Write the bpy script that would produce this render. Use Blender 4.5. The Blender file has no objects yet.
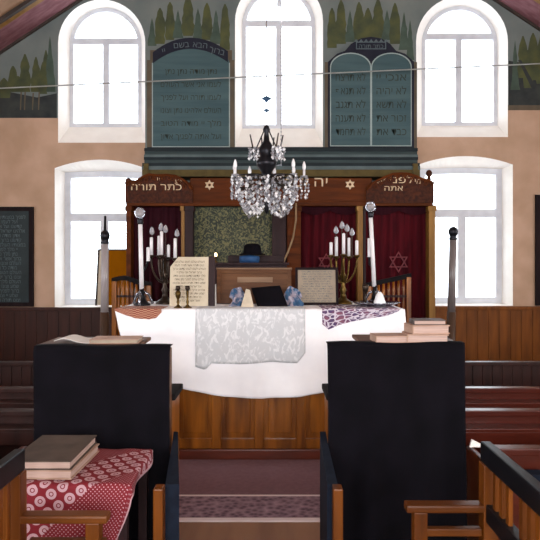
import bpy, bmesh, math, random
from mathutils import Vector, Matrix
from mathutils.geometry import tessellate_polygon
random.seed(7)
sc = bpy.context.scene
COL = sc.collection
PI = math.pi
F, VX, VY, EYE = 600.0, 270.0, 262.0, 1.65      # lens and eye height measured on the photograph (540 x 540)

def P(px, py, Y):                                  # a measured point at depth Y, in metres
    return Vector(((px - VX) * Y / F, Y, EYE - (py - VY) * Y / F))
def X(px, Y): return (px - VX) * Y / F
def Z(py, Y): return EYE - (py - VY) * Y / F

# ------------------------------------------------------------------ materials
def new_mat(name):
    m = bpy.data.materials.new(name); m.use_nodes = True
    nt = m.node_tree
    b = nt.nodes['Principled BSDF']
    return m, nt, b
def N(nt, t, **kw):
    n = nt.nodes.new(t)
    for k, v in kw.items(): setattr(n, k, v)
    return n
def L(nt, a, b): nt.links.new(a, b)
def rgb(h):
    h = h.lstrip('#'); c = [int(h[i:i+2], 16) / 255 for i in (0, 2, 4)]
    return tuple(x / 12.92 if x <= .04045 else ((x + .055) / 1.055) ** 2.4 for x in c) + (1,)
def mat(name, c1, c2=None, scale=8, rough=.6, metal=0, bump=0, spec=.5, stretch=(1, 1, 1), detail=4, sheen=0, lo=.35, hi=.65):
    m, nt, b = new_mat(name)
    b.inputs['Roughness'].default_value = rough
    b.inputs['Metallic'].default_value = metal
    b.inputs['Specular IOR Level'].default_value = spec
    if sheen:
        b.inputs['Sheen Weight'].default_value = sheen
    if c2 is None: c2 = c1
    tc = N(nt, 'ShaderNodeTexCoord'); mp = N(nt, 'ShaderNodeMapping')
    mp.inputs['Scale'].default_value = stretch
    L(nt, tc.outputs['Object'], mp.inputs['Vector'])
    no = N(nt, 'ShaderNodeTexNoise'); no.inputs['Scale'].default_value = scale; no.inputs['Detail'].default_value = detail
    L(nt, mp.outputs['Vector'], no.inputs['Vector'])
    cr = N(nt, 'ShaderNodeValToRGB')
    cr.color_ramp.elements[0].position = lo; cr.color_ramp.elements[0].color = rgb(c1)
    cr.color_ramp.elements[1].position = hi; cr.color_ramp.elements[1].color = rgb(c2)
    L(nt, no.outputs['Fac'], cr.inputs['Fac']); L(nt, cr.outputs['Color'], b.inputs['Base Color'])
    if bump:
        bp = N(nt, 'ShaderNodeBump'); bp.inputs['Strength'].default_value = bump; bp.inputs['Distance'].default_value = .02
        L(nt, no.outputs['Fac'], bp.inputs['Height']); L(nt, bp.outputs['Normal'], b.inputs['Normal'])
    return m
def wood(name, c1, c2, axis='z', rough=.35, scale=14, spec=.5):
    st = {'x': (.12, 1, 1), 'y': (1, .12, 1), 'z': (1, 1, .12)}[axis]
    return mat(name, c1, c2, scale=scale, rough=rough, stretch=st, detail=6, bump=.08, spec=spec)

M = {}
M['plaster'] = mat('plaster', '#a88a72', '#b99a84', scale=2.5, rough=.9, bump=.1)
M['mural_sky'] = mat('mural_sky', '#626b6b', '#757c79', scale=1.6, rough=.95, bump=.08, spec=.2)
M['mural_tree'] = mat('mural_tree', '#3f4636', '#555838', scale=5, rough=.95, spec=.2)
M['mural_fir'] = mat('mural_fir', '#3f4c44', '#4b5a50', scale=6, rough=.95, spec=.2)
M['mural_dark'] = mat('mural_dark', '#2a2d30', '#3c403e', scale=4, rough=.95, spec=.2)
M['mural_hill'] = mat('mural_hill', '#4a5557', '#57635f', scale=4, rough=.9)
M['white_plaster'] = mat('white_plaster', '#ebe6e0', '#f3efe9', scale=4, rough=.85, bump=.08)
M['frame_white'] = mat('frame_white', '#c4c8d2', '#d2d6de', scale=6, rough=.5)
M['pink_paint'] = mat('pink_paint', '#70484e', '#865e64', scale=6, rough=.9, stretch=(1, 3, 1), spec=.2)
M['ceil_wood'] = wood('ceil_wood', '#8a6a50', '#a38064', 'x', rough=.7, scale=6)
M['dark_line'] = mat('dark_line', '#2a211d', '#3a2c25', rough=.7)
M['floor'] = wood('floor_boards', '#7a5236', '#8c6242', 'y', rough=.5, scale=9, spec=.3)
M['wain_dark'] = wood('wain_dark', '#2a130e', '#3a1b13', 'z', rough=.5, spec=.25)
M['wain_warm'] = wood('wain_warm', '#5a3008', '#764210', 'z', rough=.5, spec=.2)
M['pew'] = wood('pew_wood', '#3a120a', '#4e1c10', 'x', rough=.3, spec=.3)
M['pew_dark'] = wood('pew_dark_wood', '#22100d', '#301814', 'z', rough=.4, spec=.25)
M['oak'] = wood('oak', '#5a2e08', '#9a5a14', 'z', rough=.3, scale=10, spec=.4)
M['oakx'] = wood('oak_rail', '#4e270a', '#6a3a12', 'x', rough=.4, scale=10, spec=.25)
M['oak_dark'] = wood('oak_dark', '#4a2408', '#743f0e', 'z', rough=.38, scale=10, spec=.25)
M['dark_matte'] = mat('dark_matte', '#131113', '#1b181a', scale=10, rough=.8, spec=.1)
M['post_mid'] = wood('post_mid', '#5c5454', '#706664', 'z', rough=.35)
M['base_red'] = wood('base_red', '#4a1a0a', '#642510', 'x', rough=.4)
M['ark_wood'] = wood('ark_wood', '#3e1a03', '#5a2906', 'x', rough=.6, spec=.12)
M['ark_carve'] = mat('ark_carve', '#2a1006', '#48200c', scale=25, rough=.6, bump=.5, spec=.15)
M['ark_tan'] = wood('ark_tan', '#74501f', '#8c652c', 'z', rough=.5, spec=.25)
M['ark_dark'] = wood('ark_dark', '#221416', '#2e1c1e', 'z', rough=.6, spec=.2)
M['gilt'] = mat('gilt', '#b9a07c', '#c8b090', scale=20, rough=.45)
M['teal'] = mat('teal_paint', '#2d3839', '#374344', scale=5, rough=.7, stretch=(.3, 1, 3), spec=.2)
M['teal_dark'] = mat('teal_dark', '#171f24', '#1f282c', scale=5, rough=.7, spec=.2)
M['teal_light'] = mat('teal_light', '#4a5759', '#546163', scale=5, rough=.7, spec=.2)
M['tablet_blue'] = mat('tablet_blue', '#3a5056', '#475d61', scale=3, rough=.7, stretch=(.3, 1, 4), spec=.2)
M['olive'] = mat('olive_gilt', '#4a3e20', '#574a28', scale=8, rough=.7, spec=.2)
M['brown_strip'] = mat('brown_strip', '#4a4032', '#584c3a', scale=6, rough=.7)
M['ribbon'] = mat('ribbon_dark', '#181a28', '#20222f', scale=6, rough=.7, spec=.2)
M['line_pale'] = mat('line_pale', '#8a9a9a', '#98a6a4', rough=.7, spec=.2)
M['line_dim'] = mat('line_dim', '#2e3633', '#38403a', rough=.8, spec=.2)
M['line_mid'] = mat('line_mid', '#4e5a60', '#586468', rough=.8, spec=.2)
M['board'] = mat('board_slate', '#1c2628', '#232f32', scale=4, rough=.6, spec=.25)
M['board_frame'] = wood('board_frame', '#181214', '#241a1c', 'z', rough=.8, spec=.1)
M['burgundy'] = mat('burgundy_velvet', '#30030b', '#4a0813', scale=5, rough=.9, spec=.15, stretch=(4, 1, .4))
M['burgundy_dark'] = mat('burgundy_dark', '#22030c', '#2e0712', scale=5, rough=.9, spec=.15, stretch=(4, 1, .4))
M['emblem'] = mat('emblem_thread', '#5c1420', '#6c1c26', rough=.7)
M['black_cloth'] = mat('black_cloth', '#09080c', '#0f0d13', scale=6, rough=.95, spec=.08)
M['navy'] = mat('navy_cloth', '#0f1522', '#151d2b', scale=20, rough=.8, spec=.15)
M['black_paint'] = mat('black_paint', '#0c0c0f', '#131318', scale=10, rough=.4, spec=.2)
M['white_cloth'] = mat('white_cloth', '#f0eff3', '#f8f7fa', scale=5, rough=.85, bump=.12)
M['brass'] = mat('brass', '#453414', '#5e4820', scale=12, rough=.35, metal=.85)
M['bronze'] = mat('bronze', '#2a211c', '#3c3026', scale=12, rough=.35, metal=.7)
M['iron'] = mat('dark_iron', '#16161b', '#222228', scale=12, rough=.35, metal=.6, spec=.3)
M['silver'] = mat('silver', '#8c8f9a', '#a4a7b0', scale=12, rough=.22, metal=.9)
M['candle'] = mat('candle_wax', '#d8d6da', '#e6e4e6', rough=.5)
M['paper'] = mat('paper', '#c0b39c', '#cabea8', scale=6, rough=.85)
M['paper_white'] = mat('paper_white', '#d0ccc8', '#dedad6', scale=6, rough=.85)
M['ink'] = mat('ink', '#3a302a', '#463a32', rough=.8)
M['paper_dim'] = mat('paper_dim', '#8e8070', '#9a8c7a', scale=6, rough=.85)
M['cover_grey'] = mat('cover_grey', '#463b35', '#554840', scale=10, rough=.8, spec=.2)
M['cover_tan'] = mat('cover_tan', '#a07f6c', '#b29280', scale=10, rough=.7)
M['cover_dark'] = mat('cover_dark', '#3a2a26', '#4c3832', scale=10, rough=.6)
M['pages'] = mat('pages', '#a58c82', '#bda296', scale=40, rough=.9, stretch=(.2, .2, 6))
M['blue_cloth'] = mat('blue_cloth', '#25466a', '#4a6a88', scale=14, rough=.8)
M['blue_deep'] = mat('blue_deep', '#123a66', '#1c4a78', scale=10, rough=.7)
M['shawl'] = mat('shawl', '#a49aa6', '#35597c', scale=16, rough=.85, lo=.40, hi=.52)
M['shawl_pale'] = mat('shawl_pale', '#b8ac98', '#c8bca8', scale=10, rough=.85)
M['post_lit'] = wood('post_lit', '#8a8284', '#a29a9a', 'z', rough=.3)  # grey puts the front light on the dark post into its colour
M['post_brown'] = wood('post_brown', '#3a2a22', '#4a362a', 'z', rough=.3)
M['stand_wood'] = wood('stand_wood', '#46260f', '#6a4426', 'x', rough=.5, spec=.2)
M['stand_pale'] = wood('stand_pale', '#6e5440', '#8c7058', 'x', rough=.5, spec=.2)
M['rope'] = mat('rope', '#80684a', '#94795a', rough=.8)
M['wire'] = mat('wire', '#8a8c8a', '#9a9c98', rough=.4, metal=.5)
M['porcelain'] = mat('porcelain', '#e6e6ea', '#f0f0f2', rough=.25)

def crystal_mat():
    m, nt, b = new_mat('crystal')
    nt.nodes.remove(b)
    gl = N(nt, 'ShaderNodeBsdfGlossy'); gl.inputs['Roughness'].default_value = .05; gl.inputs['Color'].default_value = (.95, .97, 1, 1)
    tr = N(nt, 'ShaderNodeBsdfTransparent'); tr.inputs['Color'].default_value = (.6, .62, .7, 1)
    fr = N(nt, 'ShaderNodeFresnel'); fr.inputs['IOR'].default_value = 3.4
    mx = N(nt, 'ShaderNodeMixShader')
    L(nt, fr.outputs['Fac'], mx.inputs['Fac']); L(nt, tr.outputs[0], mx.inputs[1]); L(nt, gl.outputs[0], mx.inputs[2])
    df = N(nt, 'ShaderNodeBsdfDiffuse'); df.inputs['Color'].default_value = (.8, .82, .9, 1)
    m2 = N(nt, 'ShaderNodeMixShader'); m2.inputs['Fac'].default_value = .3
    L(nt, mx.outputs[0], m2.inputs[1]); L(nt, df.outputs[0], m2.inputs[2])
    L(nt, m2.outputs[0], nt.nodes['Material Output'].inputs['Surface'])
    return m
M['crystal'] = crystal_mat()
M['sparkle_white'] = mat('sparkle_white', '#f2f3f8', '#fafafc', rough=.15, spec=.9)  # white that stands in for sparkle on the clear crystals
def glass_mat():
    m, nt, b = new_mat('window_glass'); nt.nodes.remove(b)
    gl = N(nt, 'ShaderNodeBsdfGlossy'); gl.inputs['Roughness'].default_value = .02
    tr = N(nt, 'ShaderNodeBsdfTransparent'); tr.inputs['Color'].default_value = (.94, .96, .98, 1)
    mx = N(nt, 'ShaderNodeMixShader'); mx.inputs['Fac'].default_value = .05
    L(nt, tr.outputs[0], mx.inputs[1]); L(nt, gl.outputs[0], mx.inputs[2])
    L(nt, mx.outputs[0], nt.nodes['Material Output'].inputs['Surface'])
    return m
M['glass'] = glass_mat()
def flame_mat():
    m, nt, b = new_mat('flame')
    b.inputs['Base Color'].default_value = (1, .7, .3, 1)
    b.inputs['Emission Color'].default_value = (1, .72, .35, 1); b.inputs['Emission Strength'].default_value = 8
    return m
M['flame'] = flame_mat()

def amber_mat():                                   # thin amber sheet that the window shines through
    m, nt, b = new_mat('amber_sheet'); nt.nodes.remove(b)
    tc = N(nt, 'ShaderNodeTexCoord'); no = N(nt, 'ShaderNodeTexNoise'); no.inputs['Scale'].default_value = 9
    L(nt, tc.outputs['Object'], no.inputs['Vector'])
    cr = N(nt, 'ShaderNodeValToRGB'); cr.color_ramp.elements[0].color = rgb('#8a5608'); cr.color_ramp.elements[1].color = rgb('#a86a0c')
    L(nt, no.outputs[0], cr.inputs[0])
    df = N(nt, 'ShaderNodeBsdfDiffuse'); tl = N(nt, 'ShaderNodeBsdfTranslucent'); mx = N(nt, 'ShaderNodeMixShader'); mx.inputs[0].default_value = .3
    L(nt, cr.outputs[0], df.inputs[0]); L(nt, cr.outputs[0], tl.inputs[0]); L(nt, df.outputs[0], mx.inputs[1]); L(nt, tl.outputs[0], mx.inputs[2])
    L(nt, mx.outputs[0], nt.nodes['Material Output'].inputs['Surface'])
    return m
def math_node(nt, op, a, b=None, clamp=False):
    n = N(nt, 'ShaderNodeMath', operation=op); n.use_clamp = clamp
    for i, v in enumerate((a, b)):
        if v is None: continue
        if isinstance(v, (int, float)): n.inputs[i].default_value = v
        else: L(nt, v, n.inputs[i])
    return n.outputs[0]
def mixc(nt, fac, a, b):
    n = N(nt, 'ShaderNodeMix', data_type='RGBA')
    for s, v in ((n.inputs[0], fac), (n.inputs[6], a), (n.inputs[7], b)):
        if isinstance(v, (tuple, float, int)): s.default_value = v
        else: L(nt, v, s)
    return n.outputs[2]
def uvsep(nt, rot=0, scale=1):
    uv = N(nt, 'ShaderNodeUVMap'); mp = N(nt, 'ShaderNodeMapping')
    mp.inputs['Rotation'].default_value = (0, 0, rot); mp.inputs['Scale'].default_value = (scale,) * 3
    L(nt, uv.outputs[0], mp.inputs[0]); s = N(nt, 'ShaderNodeSeparateXYZ'); L(nt, mp.outputs[0], s.inputs[0])
    return s.outputs[0], s.outputs[1]
def disc_grid(nt, u, v, r0, r1=None):              # white discs on a unit lattice; returns a 0/1 mask
    fu = math_node(nt, 'SUBTRACT', math_node(nt, 'FRACT', u), .5); fv = math_node(nt, 'SUBTRACT', math_node(nt, 'FRACT', v), .5)
    d = math_node(nt, 'SQRT', math_node(nt, 'ADD', math_node(nt, 'MULTIPLY', fu, fu), math_node(nt, 'MULTIPLY', fv, fv)))
    return math_node(nt, 'LESS_THAN', d, r0), d
def red_cloth_mat():
    m, nt, b = new_mat('red_print'); b.inputs['Roughness'].default_value = .8
    u, v = uvsep(nt, PI / 4 + .2, 1 / .055)
    disc, d = disc_grid(nt, u, v, .40)
    ring = math_node(nt, 'LESS_THAN', math_node(nt, 'ABSOLUTE', math_node(nt, 'SUBTRACT', d, .15)), .035)
    disc = math_node(nt, 'MULTIPLY', disc, math_node(nt, 'SUBTRACT', 1, ring))
    u2, v2 = uvsep(nt, PI / 4, 1 / .0125)
    dots, _ = disc_grid(nt, u2, v2, .2)
    # bands: discs across the middle of the cloth, fine dots on the borders
    uu, vv = uvsep(nt)
    a = math_node(nt, 'SUBTRACT', vv, math_node(nt, 'MULTIPLY', uu, 1.0))
    band = math_node(nt, 'MULTIPLY', math_node(nt, 'GREATER_THAN', a, -.13), math_node(nt, 'LESS_THAN', a, .21))
    mask = math_node(nt, 'ADD', math_node(nt, 'MULTIPLY', disc, band), math_node(nt, 'MULTIPLY', dots, math_node(nt, 'SUBTRACT', 1, band)))
    hemline = math_node(nt, 'GREATER_THAN', uu, .252)
    c = mixc(nt, math_node(nt, 'ADD', mask, hemline, True), rgb('#74061a'), rgb('#b8949c'))
    L(nt, c, b.inputs['Base Color'])
    return m
M['amber'] = amber_mat()
M['red_print'] = red_cloth_mat()
def check_mat(name, ca, cb, cell):
    m, nt, b = new_mat(name); b.inputs['Roughness'].default_value = .8
    u, v = uvsep(nt, 0, 1 / cell)
    ck = N(nt, 'ShaderNodeTexChecker'); ck.inputs['Scale'].default_value = 1
    cb_ = N(nt, 'ShaderNodeCombineXYZ'); L(nt, u, cb_.inputs[0]); L(nt, v, cb_.inputs[1]); cb_.inputs[2].default_value = .5
    L(nt, cb_.outputs[0], ck.inputs['Vector']); ck.inputs[1].default_value = rgb(ca); ck.inputs[2].default_value = rgb(cb)
    L(nt, ck.outputs[0], b.inputs['Base Color'])
    return m
M['check_red'] = check_mat('check_red', '#7a1c10', '#b48a70', .03)
def purple_mat():
    m, nt, b = new_mat('purple_print'); b.inputs['Roughness'].default_value = .8
    uv = N(nt, 'ShaderNodeUVMap'); vo = N(nt, 'ShaderNodeTexVoronoi', feature='DISTANCE_TO_EDGE'); vo.inputs['Scale'].default_value = 19
    L(nt, uv.outputs[0], vo.inputs['Vector'])
    no = N(nt, 'ShaderNodeTexNoise'); no.inputs['Scale'].default_value = 9; L(nt, uv.outputs[0], no.inputs['Vector'])
    cr = N(nt, 'ShaderNodeValToRGB'); e = cr.color_ramp.elements
    e[0].position = .42; e[0].color = rgb('#4a3560'); e[1].position = .6; e[1].color = rgb('#7c4a60'); L(nt, no.outputs[0], cr.inputs[0])
    f = math_node(nt, 'LESS_THAN', vo.outputs['Distance'], .09)
    L(nt, mixc(nt, f, cr.outputs[0], rgb('#c8c0cc')), b.inputs['Base Color'])
    return m
M['purple_print'] = purple_mat()
def lace_mat():
    m, nt, b = new_mat('lace'); b.inputs['Roughness'].default_value = .85
    uv = N(nt, 'ShaderNodeUVMap'); no = N(nt, 'ShaderNodeTexNoise'); no.inputs['Scale'].default_value = 22; no.inputs['Distortion'].default_value = 1.5
    L(nt, uv.outputs[0], no.inputs['Vector'])
    cr = N(nt, 'ShaderNodeValToRGB'); e = cr.color_ramp.elements
    e[0].position = .5; e[0].color = rgb('#c4c6ca'); e[1].position = .6; e[1].color = rgb('#dadbde'); L(nt, no.outputs[0], cr.inputs[0])
    L(nt, cr.outputs[0], b.inputs['Base Color'])
    return m
M['lace'] = lace_mat()
def brocade_mat():
    m, nt, b = new_mat('brocade'); b.inputs['Roughness'].default_value = .7
    tc = N(nt, 'ShaderNodeTexCoord'); no = N(nt, 'ShaderNodeTexNoise'); no.inputs['Scale'].default_value = 16; no.inputs['Distortion'].default_value = 2.5
    L(nt, tc.outputs['Object'], no.inputs['Vector'])
    cr = N(nt, 'ShaderNodeValToRGB'); e = cr.color_ramp.elements
    e[0].position = .44; e[0].color = rgb('#20281c'); e[1].position = .58; e[1].color = rgb('#6c6844'); L(nt, no.outputs[0], cr.inputs[0])
    e.new(.5).color = rgb('#3e4430')
    L(nt, cr.outputs[0], b.inputs['Base Color'])
    return m
M['brocade'] = brocade_mat()
def rug_mat():
    m, nt, b = new_mat('rug_weave'); b.inputs['Roughness'].default_value = .95; b.inputs['Specular IOR Level'].default_value = .15
    tc = N(nt, 'ShaderNodeTexCoord'); s = N(nt, 'ShaderNodeSeparateXYZ'); L(nt, tc.outputs['Object'], s.inputs[0])
    y = s.outputs[1]                               # object origin: rug's near edge at y = 0
    no = N(nt, 'ShaderNodeTexNoise'); no.inputs['Scale'].default_value = 30; L(nt, tc.outputs['Object'], no.inputs['Vector'])
    wv = N(nt, 'ShaderNodeTexVoronoi'); wv.inputs['Scale'].default_value = 24; L(nt, tc.outputs['Object'], wv.inputs['Vector'])
    base = mixc(nt, no.outputs[0], rgb('#64484e'), rgb('#7a5c62'))
    pat = mixc(nt, wv.outputs['Distance'], rgb('#44303c'), rgb('#9a7e88'))
    inb = math_node(nt, 'MULTIPLY', math_node(nt, 'GREATER_THAN', y, .05), math_node(nt, 'LESS_THAN', y, .40))
    c = mixc(nt, inb, base, pat)
    l1 = math_node(nt, 'LESS_THAN', math_node(nt, 'ABSOLUTE', math_node(nt, 'SUBTRACT', y, .41)), .014)
    l2 = math_node(nt, 'LESS_THAN', y, .045)
    c = mixc(nt, math_node(nt, 'ADD', l1, l2, True), c, rgb('#d4c2c2'))
    L(nt, c, b.inputs['Base Color'])
    return m
M['rug'] = rug_mat()

# ------------------------------------------------------------------ mesh helpers
WL = {}                                            # world origin of every object
def BM(): return bmesh.new()
def box(bm, x0, x1, y0, y1, z0, z1, bev=0):
    vs = [bm.verts.new((x, y, z)) for x in (x0, x1) for y in (y0, y1) for z in (z0, z1)]
    fs = []
    for q in ((0, 1, 3, 2), (4, 6, 7, 5), (0, 4, 5, 1), (2, 3, 7, 6), (0, 2, 6, 4), (1, 5, 7, 3)):
        fs.append(bm.faces.new([vs[i] for i in q]))
    if bev:
        es = list({e for f in fs for e in f.edges})
        bmesh.ops.bevel(bm, geom=es, offset=bev, segments=2, profile=.6, affect='EDGES')
    return fs
def obox(bm, c, ux, uy, uz, hx, hy, hz):            # oriented box
    c = Vector(c); ux, uy, uz = (Vector(v).normalized() for v in (ux, uy, uz))
    vs = [bm.verts.new(c + ux * sx * hx + uy * sy * hy + uz * sz * hz) for sx in (-1, 1) for sy in (-1, 1) for sz in (-1, 1)]
    for q in ((0, 1, 3, 2), (4, 6, 7, 5), (0, 4, 5, 1), (2, 3, 7, 6), (0, 2, 6, 4), (1, 5, 7, 3)):
        bm.faces.new([vs[i] for i in q])
def lathe(bm, prof, c=(0, 0, 0), n=20, axis=Vector((0, 0, 1))):
    c = Vector(c); axis = Vector(axis).normalized()
    a = axis.orthogonal().normalized(); b = axis.cross(a)
    rings = []
    for r, z in prof:
        if r <= 1e-5: rings.append([bm.verts.new(c + axis * z)])
        else: rings.append([bm.verts.new(c + axis * z + (a * math.cos(2 * PI * k / n) + b * math.sin(2 * PI * k / n)) * r) for k in range(n)])
    for A, B in zip(rings, rings[1:]):
        for k in range(n):
            k2 = (k + 1) % n
            if len(A) == 1 and len(B) == 1: break
            if len(A) == 1: bm.faces.new((A[0], B[k2], B[k]))
            elif len(B) == 1: bm.faces.new((A[k], A[k2], B[0]))
            else: bm.faces.new((A[k], A[k2], B[k2], B[k]))
    for R in (rings[0], rings[-1]):
        if len(R) > 1: bm.faces.new(R)
def rod(bm, p, q, r0, r1=None, n=10):
    p, q = Vector(p), Vector(q)
    lathe(bm, [(r0, 0), (r1 if r1 is not None else r0, (q - p).length)], p, n, q - p)
def tube(bm, pts, r, n=8):
    pts = [Vector(p) for p in pts]; rr = r if isinstance(r, list) else [r] * len(pts)
    prev = None; rings = []
    a = None
    for i, p in enumerate(pts):
        t = (pts[min(i + 1, len(pts) - 1)] - pts[max(i - 1, 0)]).normalized()
        a = t.orthogonal().normalized() if a is None else (a - t * a.dot(t)).normalized()
        b = t.cross(a)
        rings.append([bm.verts.new(p + (a * math.cos(2 * PI * k / n) + b * math.sin(2 * PI * k / n)) * rr[i]) for k in range(n)])
    for A, B in zip(rings, rings[1:]):
        for k in range(n): bm.faces.new((A[k], A[(k + 1) % n], B[(k + 1) % n], B[k]))
    bm.faces.new(rings[0]); bm.faces.new(rings[-1])
def ball(bm, c, r, seg=12, sq=(1, 1, 1)):
    mtx = Matrix.Translation(c) @ Matrix.Diagonal((sq[0], sq[1], sq[2], 1))
    bmesh.ops.create_uvsphere(bm, u_segments=seg, v_segments=max(6, seg // 2 + 1), radius=r, matrix=mtx)
def gem(bm, c, r, h=1.5):
    lathe(bm, [(0, -r * h), (r, 0), (0, r * h * .7)], c, 6)
def prism_xz(bm, loop, y0, y1, holes=()):           # outline in x,z given real thickness along y
    loops = [list(loop)] + [list(h) for h in holes]
    flat = [p for l in loops for p in l]
    tris = tessellate_polygon([[Vector((p[0], p[1], 0)) for p in l] for l in loops])
    A = [bm.verts.new((p[0], y0, p[1])) for p in flat]; B = [bm.verts.new((p[0], y1, p[1])) for p in flat]
    for t in tris:
        try: bm.faces.new([A[i] for i in t]); bm.faces.new([B[i] for i in reversed(t)])
        except ValueError: pass
    k = 0
    for l in loops:
        n = len(l)
        for i in range(n):
            bm.faces.new((A[k + i], A[k + (i + 1) % n], B[k + (i + 1) % n], B[k + i]))
        k += n
def transform(bm, mtx): bmesh.ops.transform(bm, matrix=mtx, verts=bm.verts)
def finish(bm, smooth):
    bmesh.ops.recalc_face_normals(bm, faces=bm.faces)
    for f in bm.faces: f.smooth = smooth
def obj(name, bm, m, parent=None, smooth=False, solid=0, autos=False):
    if smooth or not solid: finish(bm, smooth)
    me = bpy.data.meshes.new(name)
    o = bpy.data.objects.new(name, me)
    if parent is None:
        xs = [v.co for v in bm.verts]
        org = Vector(((min(v.x for v in xs) + max(v.x for v in xs)) / 2, (min(v.y for v in xs) + max(v.y for v in xs)) / 2, min(v.z for v in xs)))
    else: org = WL[parent.name]
    bmesh.ops.translate(bm, verts=bm.verts, vec=-org)
    bm.to_mesh(me); bm.free()
    for mm in (m if isinstance(m, (list, tuple)) else [m]): me.materials.append(M[mm] if isinstance(mm, str) else mm)
    COL.objects.link(o)
    if parent is None: o.location = org
    else: o.parent = parent
    WL[o.name] = org
    if solid:
        md = o.modifiers.new('thickness', 'SOLIDIFY'); md.thickness = solid; md.offset = 0
    return o
def tag(o, label, cat, group=None, kind=None):
    o['label'] = label; o['category'] = cat
    if group: o['group'] = group
    if kind: o['kind'] = kind
    return o
def thing(name, loc, label, cat, group=None):
    o = bpy.data.objects.new(name, None); o.empty_display_size = .1
    COL.objects.link(o); o.location = loc; WL[o.name] = Vector(loc)
    return tag(o, label, cat, group)
def struct(name, bm, m, parent=None, smooth=False):
    o = obj(name, bm, m, parent, smooth)
    if parent is None: o['kind'] = 'structure'
    return o
def sroot(name, loc):
    o = bpy.data.objects.new(name, None); COL.objects.link(o); o.location = loc; WL[o.name] = Vector(loc); o['kind'] = 'structure'
    return o
def dup(root, loc, label=None, rotz=None):
    r = root.copy(); COL.objects.link(r); r.location = loc; WL[r.name] = Vector(loc)
    if label: r['label'] = label
    if rotz is not None: r.rotation_euler = (0, 0, rotz)
    for ch in list(root.children):
        c = ch.copy(); COL.objects.link(c); c.parent = r
        for g in list(ch.children):
            d = g.copy(); COL.objects.link(d); d.parent = c
    return r

# flat lettering (Hebrew) as thin relief; strings are given in reading order and laid out right to left
def lettering(name, lines, cx, zt, y, size, gap, m, parent, rot=0, align='CENTER', tilt=0, width=None, rows=None, thick=.003):
    cu = bpy.data.curves.new('lettering', 'FONT')
    cu.body = '\n'.join(l[::-1] for l in lines); cu.size = size; cu.align_x = align; cu.resolution_u = 4; cu.extrude = 0
    cu.space_line = gap / size
    tmp = bpy.data.objects.new('tmp', cu); COL.objects.link(tmp)
    dg = bpy.context.evaluated_depsgraph_get()
    me = bpy.data.meshes.new_from_object(tmp.evaluated_get(dg))
    bpy.data.objects.remove(tmp)
    bm = BM(); bm.from_mesh(me); bpy.data.meshes.remove(me)
    if width and bm.verts:
        xs = [v.co.x for v in bm.verts]; w = max(xs) - min(xs); c0 = (max(xs) + min(xs)) / 2
        for v in bm.verts: v.co.x = (v.co.x - c0) * width / w
    transform(bm, Matrix.Translation((cx, y, zt)) @ Matrix.Rotation(rot, 4, 'Y') @ Matrix.Rotation(tilt, 4, 'X') @ Matrix.Rotation(PI / 2, 4, 'X'))
    return obj(name, bm, m, parent)
HW = 'ברוך אתה יי אלהינו מלך העולם אשר קדשנו במצותיו וצונו שמע ישראל אדון עולם נתן תורה לעמו מודה אני לפניך ועל כל הטוב'.split()
def filler(n, k, seed):
    r = random.Random(seed)
    return [' '.join(r.choice(HW) for _ in range(k)) for _ in range(n)]

def sheet(name, fn, nu, nv, m, parent=None, solid=.004, uvfn=None):   # fn(i/nu, j/nv) -> point ; uv in metres
    bm = BM(); uvl = bm.loops.layers.uv.new('UVMap')
    g = [[bm.verts.new(fn(i / nu, j / nv)) for i in range(nu + 1)] for j in range(nv + 1)]
    uvm = {}
    for j in range(nv + 1):
        for i in range(nu + 1): uvm[g[j][i]] = uvfn(i / nu, j / nv) if uvfn else (i / nu, j / nv)
    for j in range(nv):
        for i in range(nu):
            f = bm.faces.new((g[j][i], g[j][i + 1], g[j + 1][i + 1], g[j + 1][i])); f.smooth = True
            for lp in f.loops: lp[uvl].uv = uvm[lp.vert]
    return obj(name, bm, m, parent, smooth=True, solid=solid)

# ------------------------------------------------------------------ the room
YB, YF = 8.5, 8.72                                  # back wall face, window frame plane
XL, XR, YN = -5.0, 5.4, -4.0
RX = .25                                            # ridge line
def ceil_z(x): return min(6.55, 5.36 + (2.95 - abs(x - RX)) * .66)
def arch(cx, hw, z0, zs, rise, seg=False, n=22):
    pts = [(cx - hw, z0)]
    for k in range(n + 1):
        t = PI * k / n; u = -math.cos(t)
        pts.append((cx + hw * u, zs + rise * ((1 - u * u) if seg else math.sin(t))))
    pts.append((cx + hw, z0))
    return pts
def xs(px, Y): return X(px, Y)
WINS = [   # outer loop at the wall face, inner loop at the frame
  ('window_1', arch(-2.385, .617, 3.34, 4.75, .617), arch(-2.39, .523, 3.61, 4.82, .523), 4.86, -2.385),
  ('window_2', arch(.128, .623, 3.28, 5.06, .623), arch(.128, .53, 3.59, 5.10, .53), 5.12, .13),
  ('window_3', arch(2.72, .650, 3.42, 4.77, .65), arch(2.755, .55, 3.63, 4.82, .55), 4.93, 2.745),
  ('window_4', arch(-2.41, .64, 1.01, 2.98, .12, True), arch(-2.41, .57, 1.03, 2.95, .02, True), 2.30, -2.41),
  ('window_5', arch(2.77, .67, 1.03, 3.03, .12, True), arch(2.77, .60, 1.05, 3.0, .02, True), 2.36, 2.79),
]
bm = BM()
outl = [(XL, 0), (XR, 0), (XR, ceil_z(XR) + .02)] + [(x, ceil_z(x) + .02) for x in (RX + 1.15, RX - 1.15)] + [(XL, ceil_z(XL) + .02)]
holes = [w[1] for w in WINS]
flat = outl + [p for h in holes for p in h]
tri = tessellate_polygon([[Vector((p[0], p[1], 0)) for p in l] for l in [outl] + holes])
vv = [bm.verts.new((p[0], YB, p[1])) for p in flat]
for t in tri:
    try: bm.faces.new([vv[i] for i in t])
    except ValueError: pass
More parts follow.
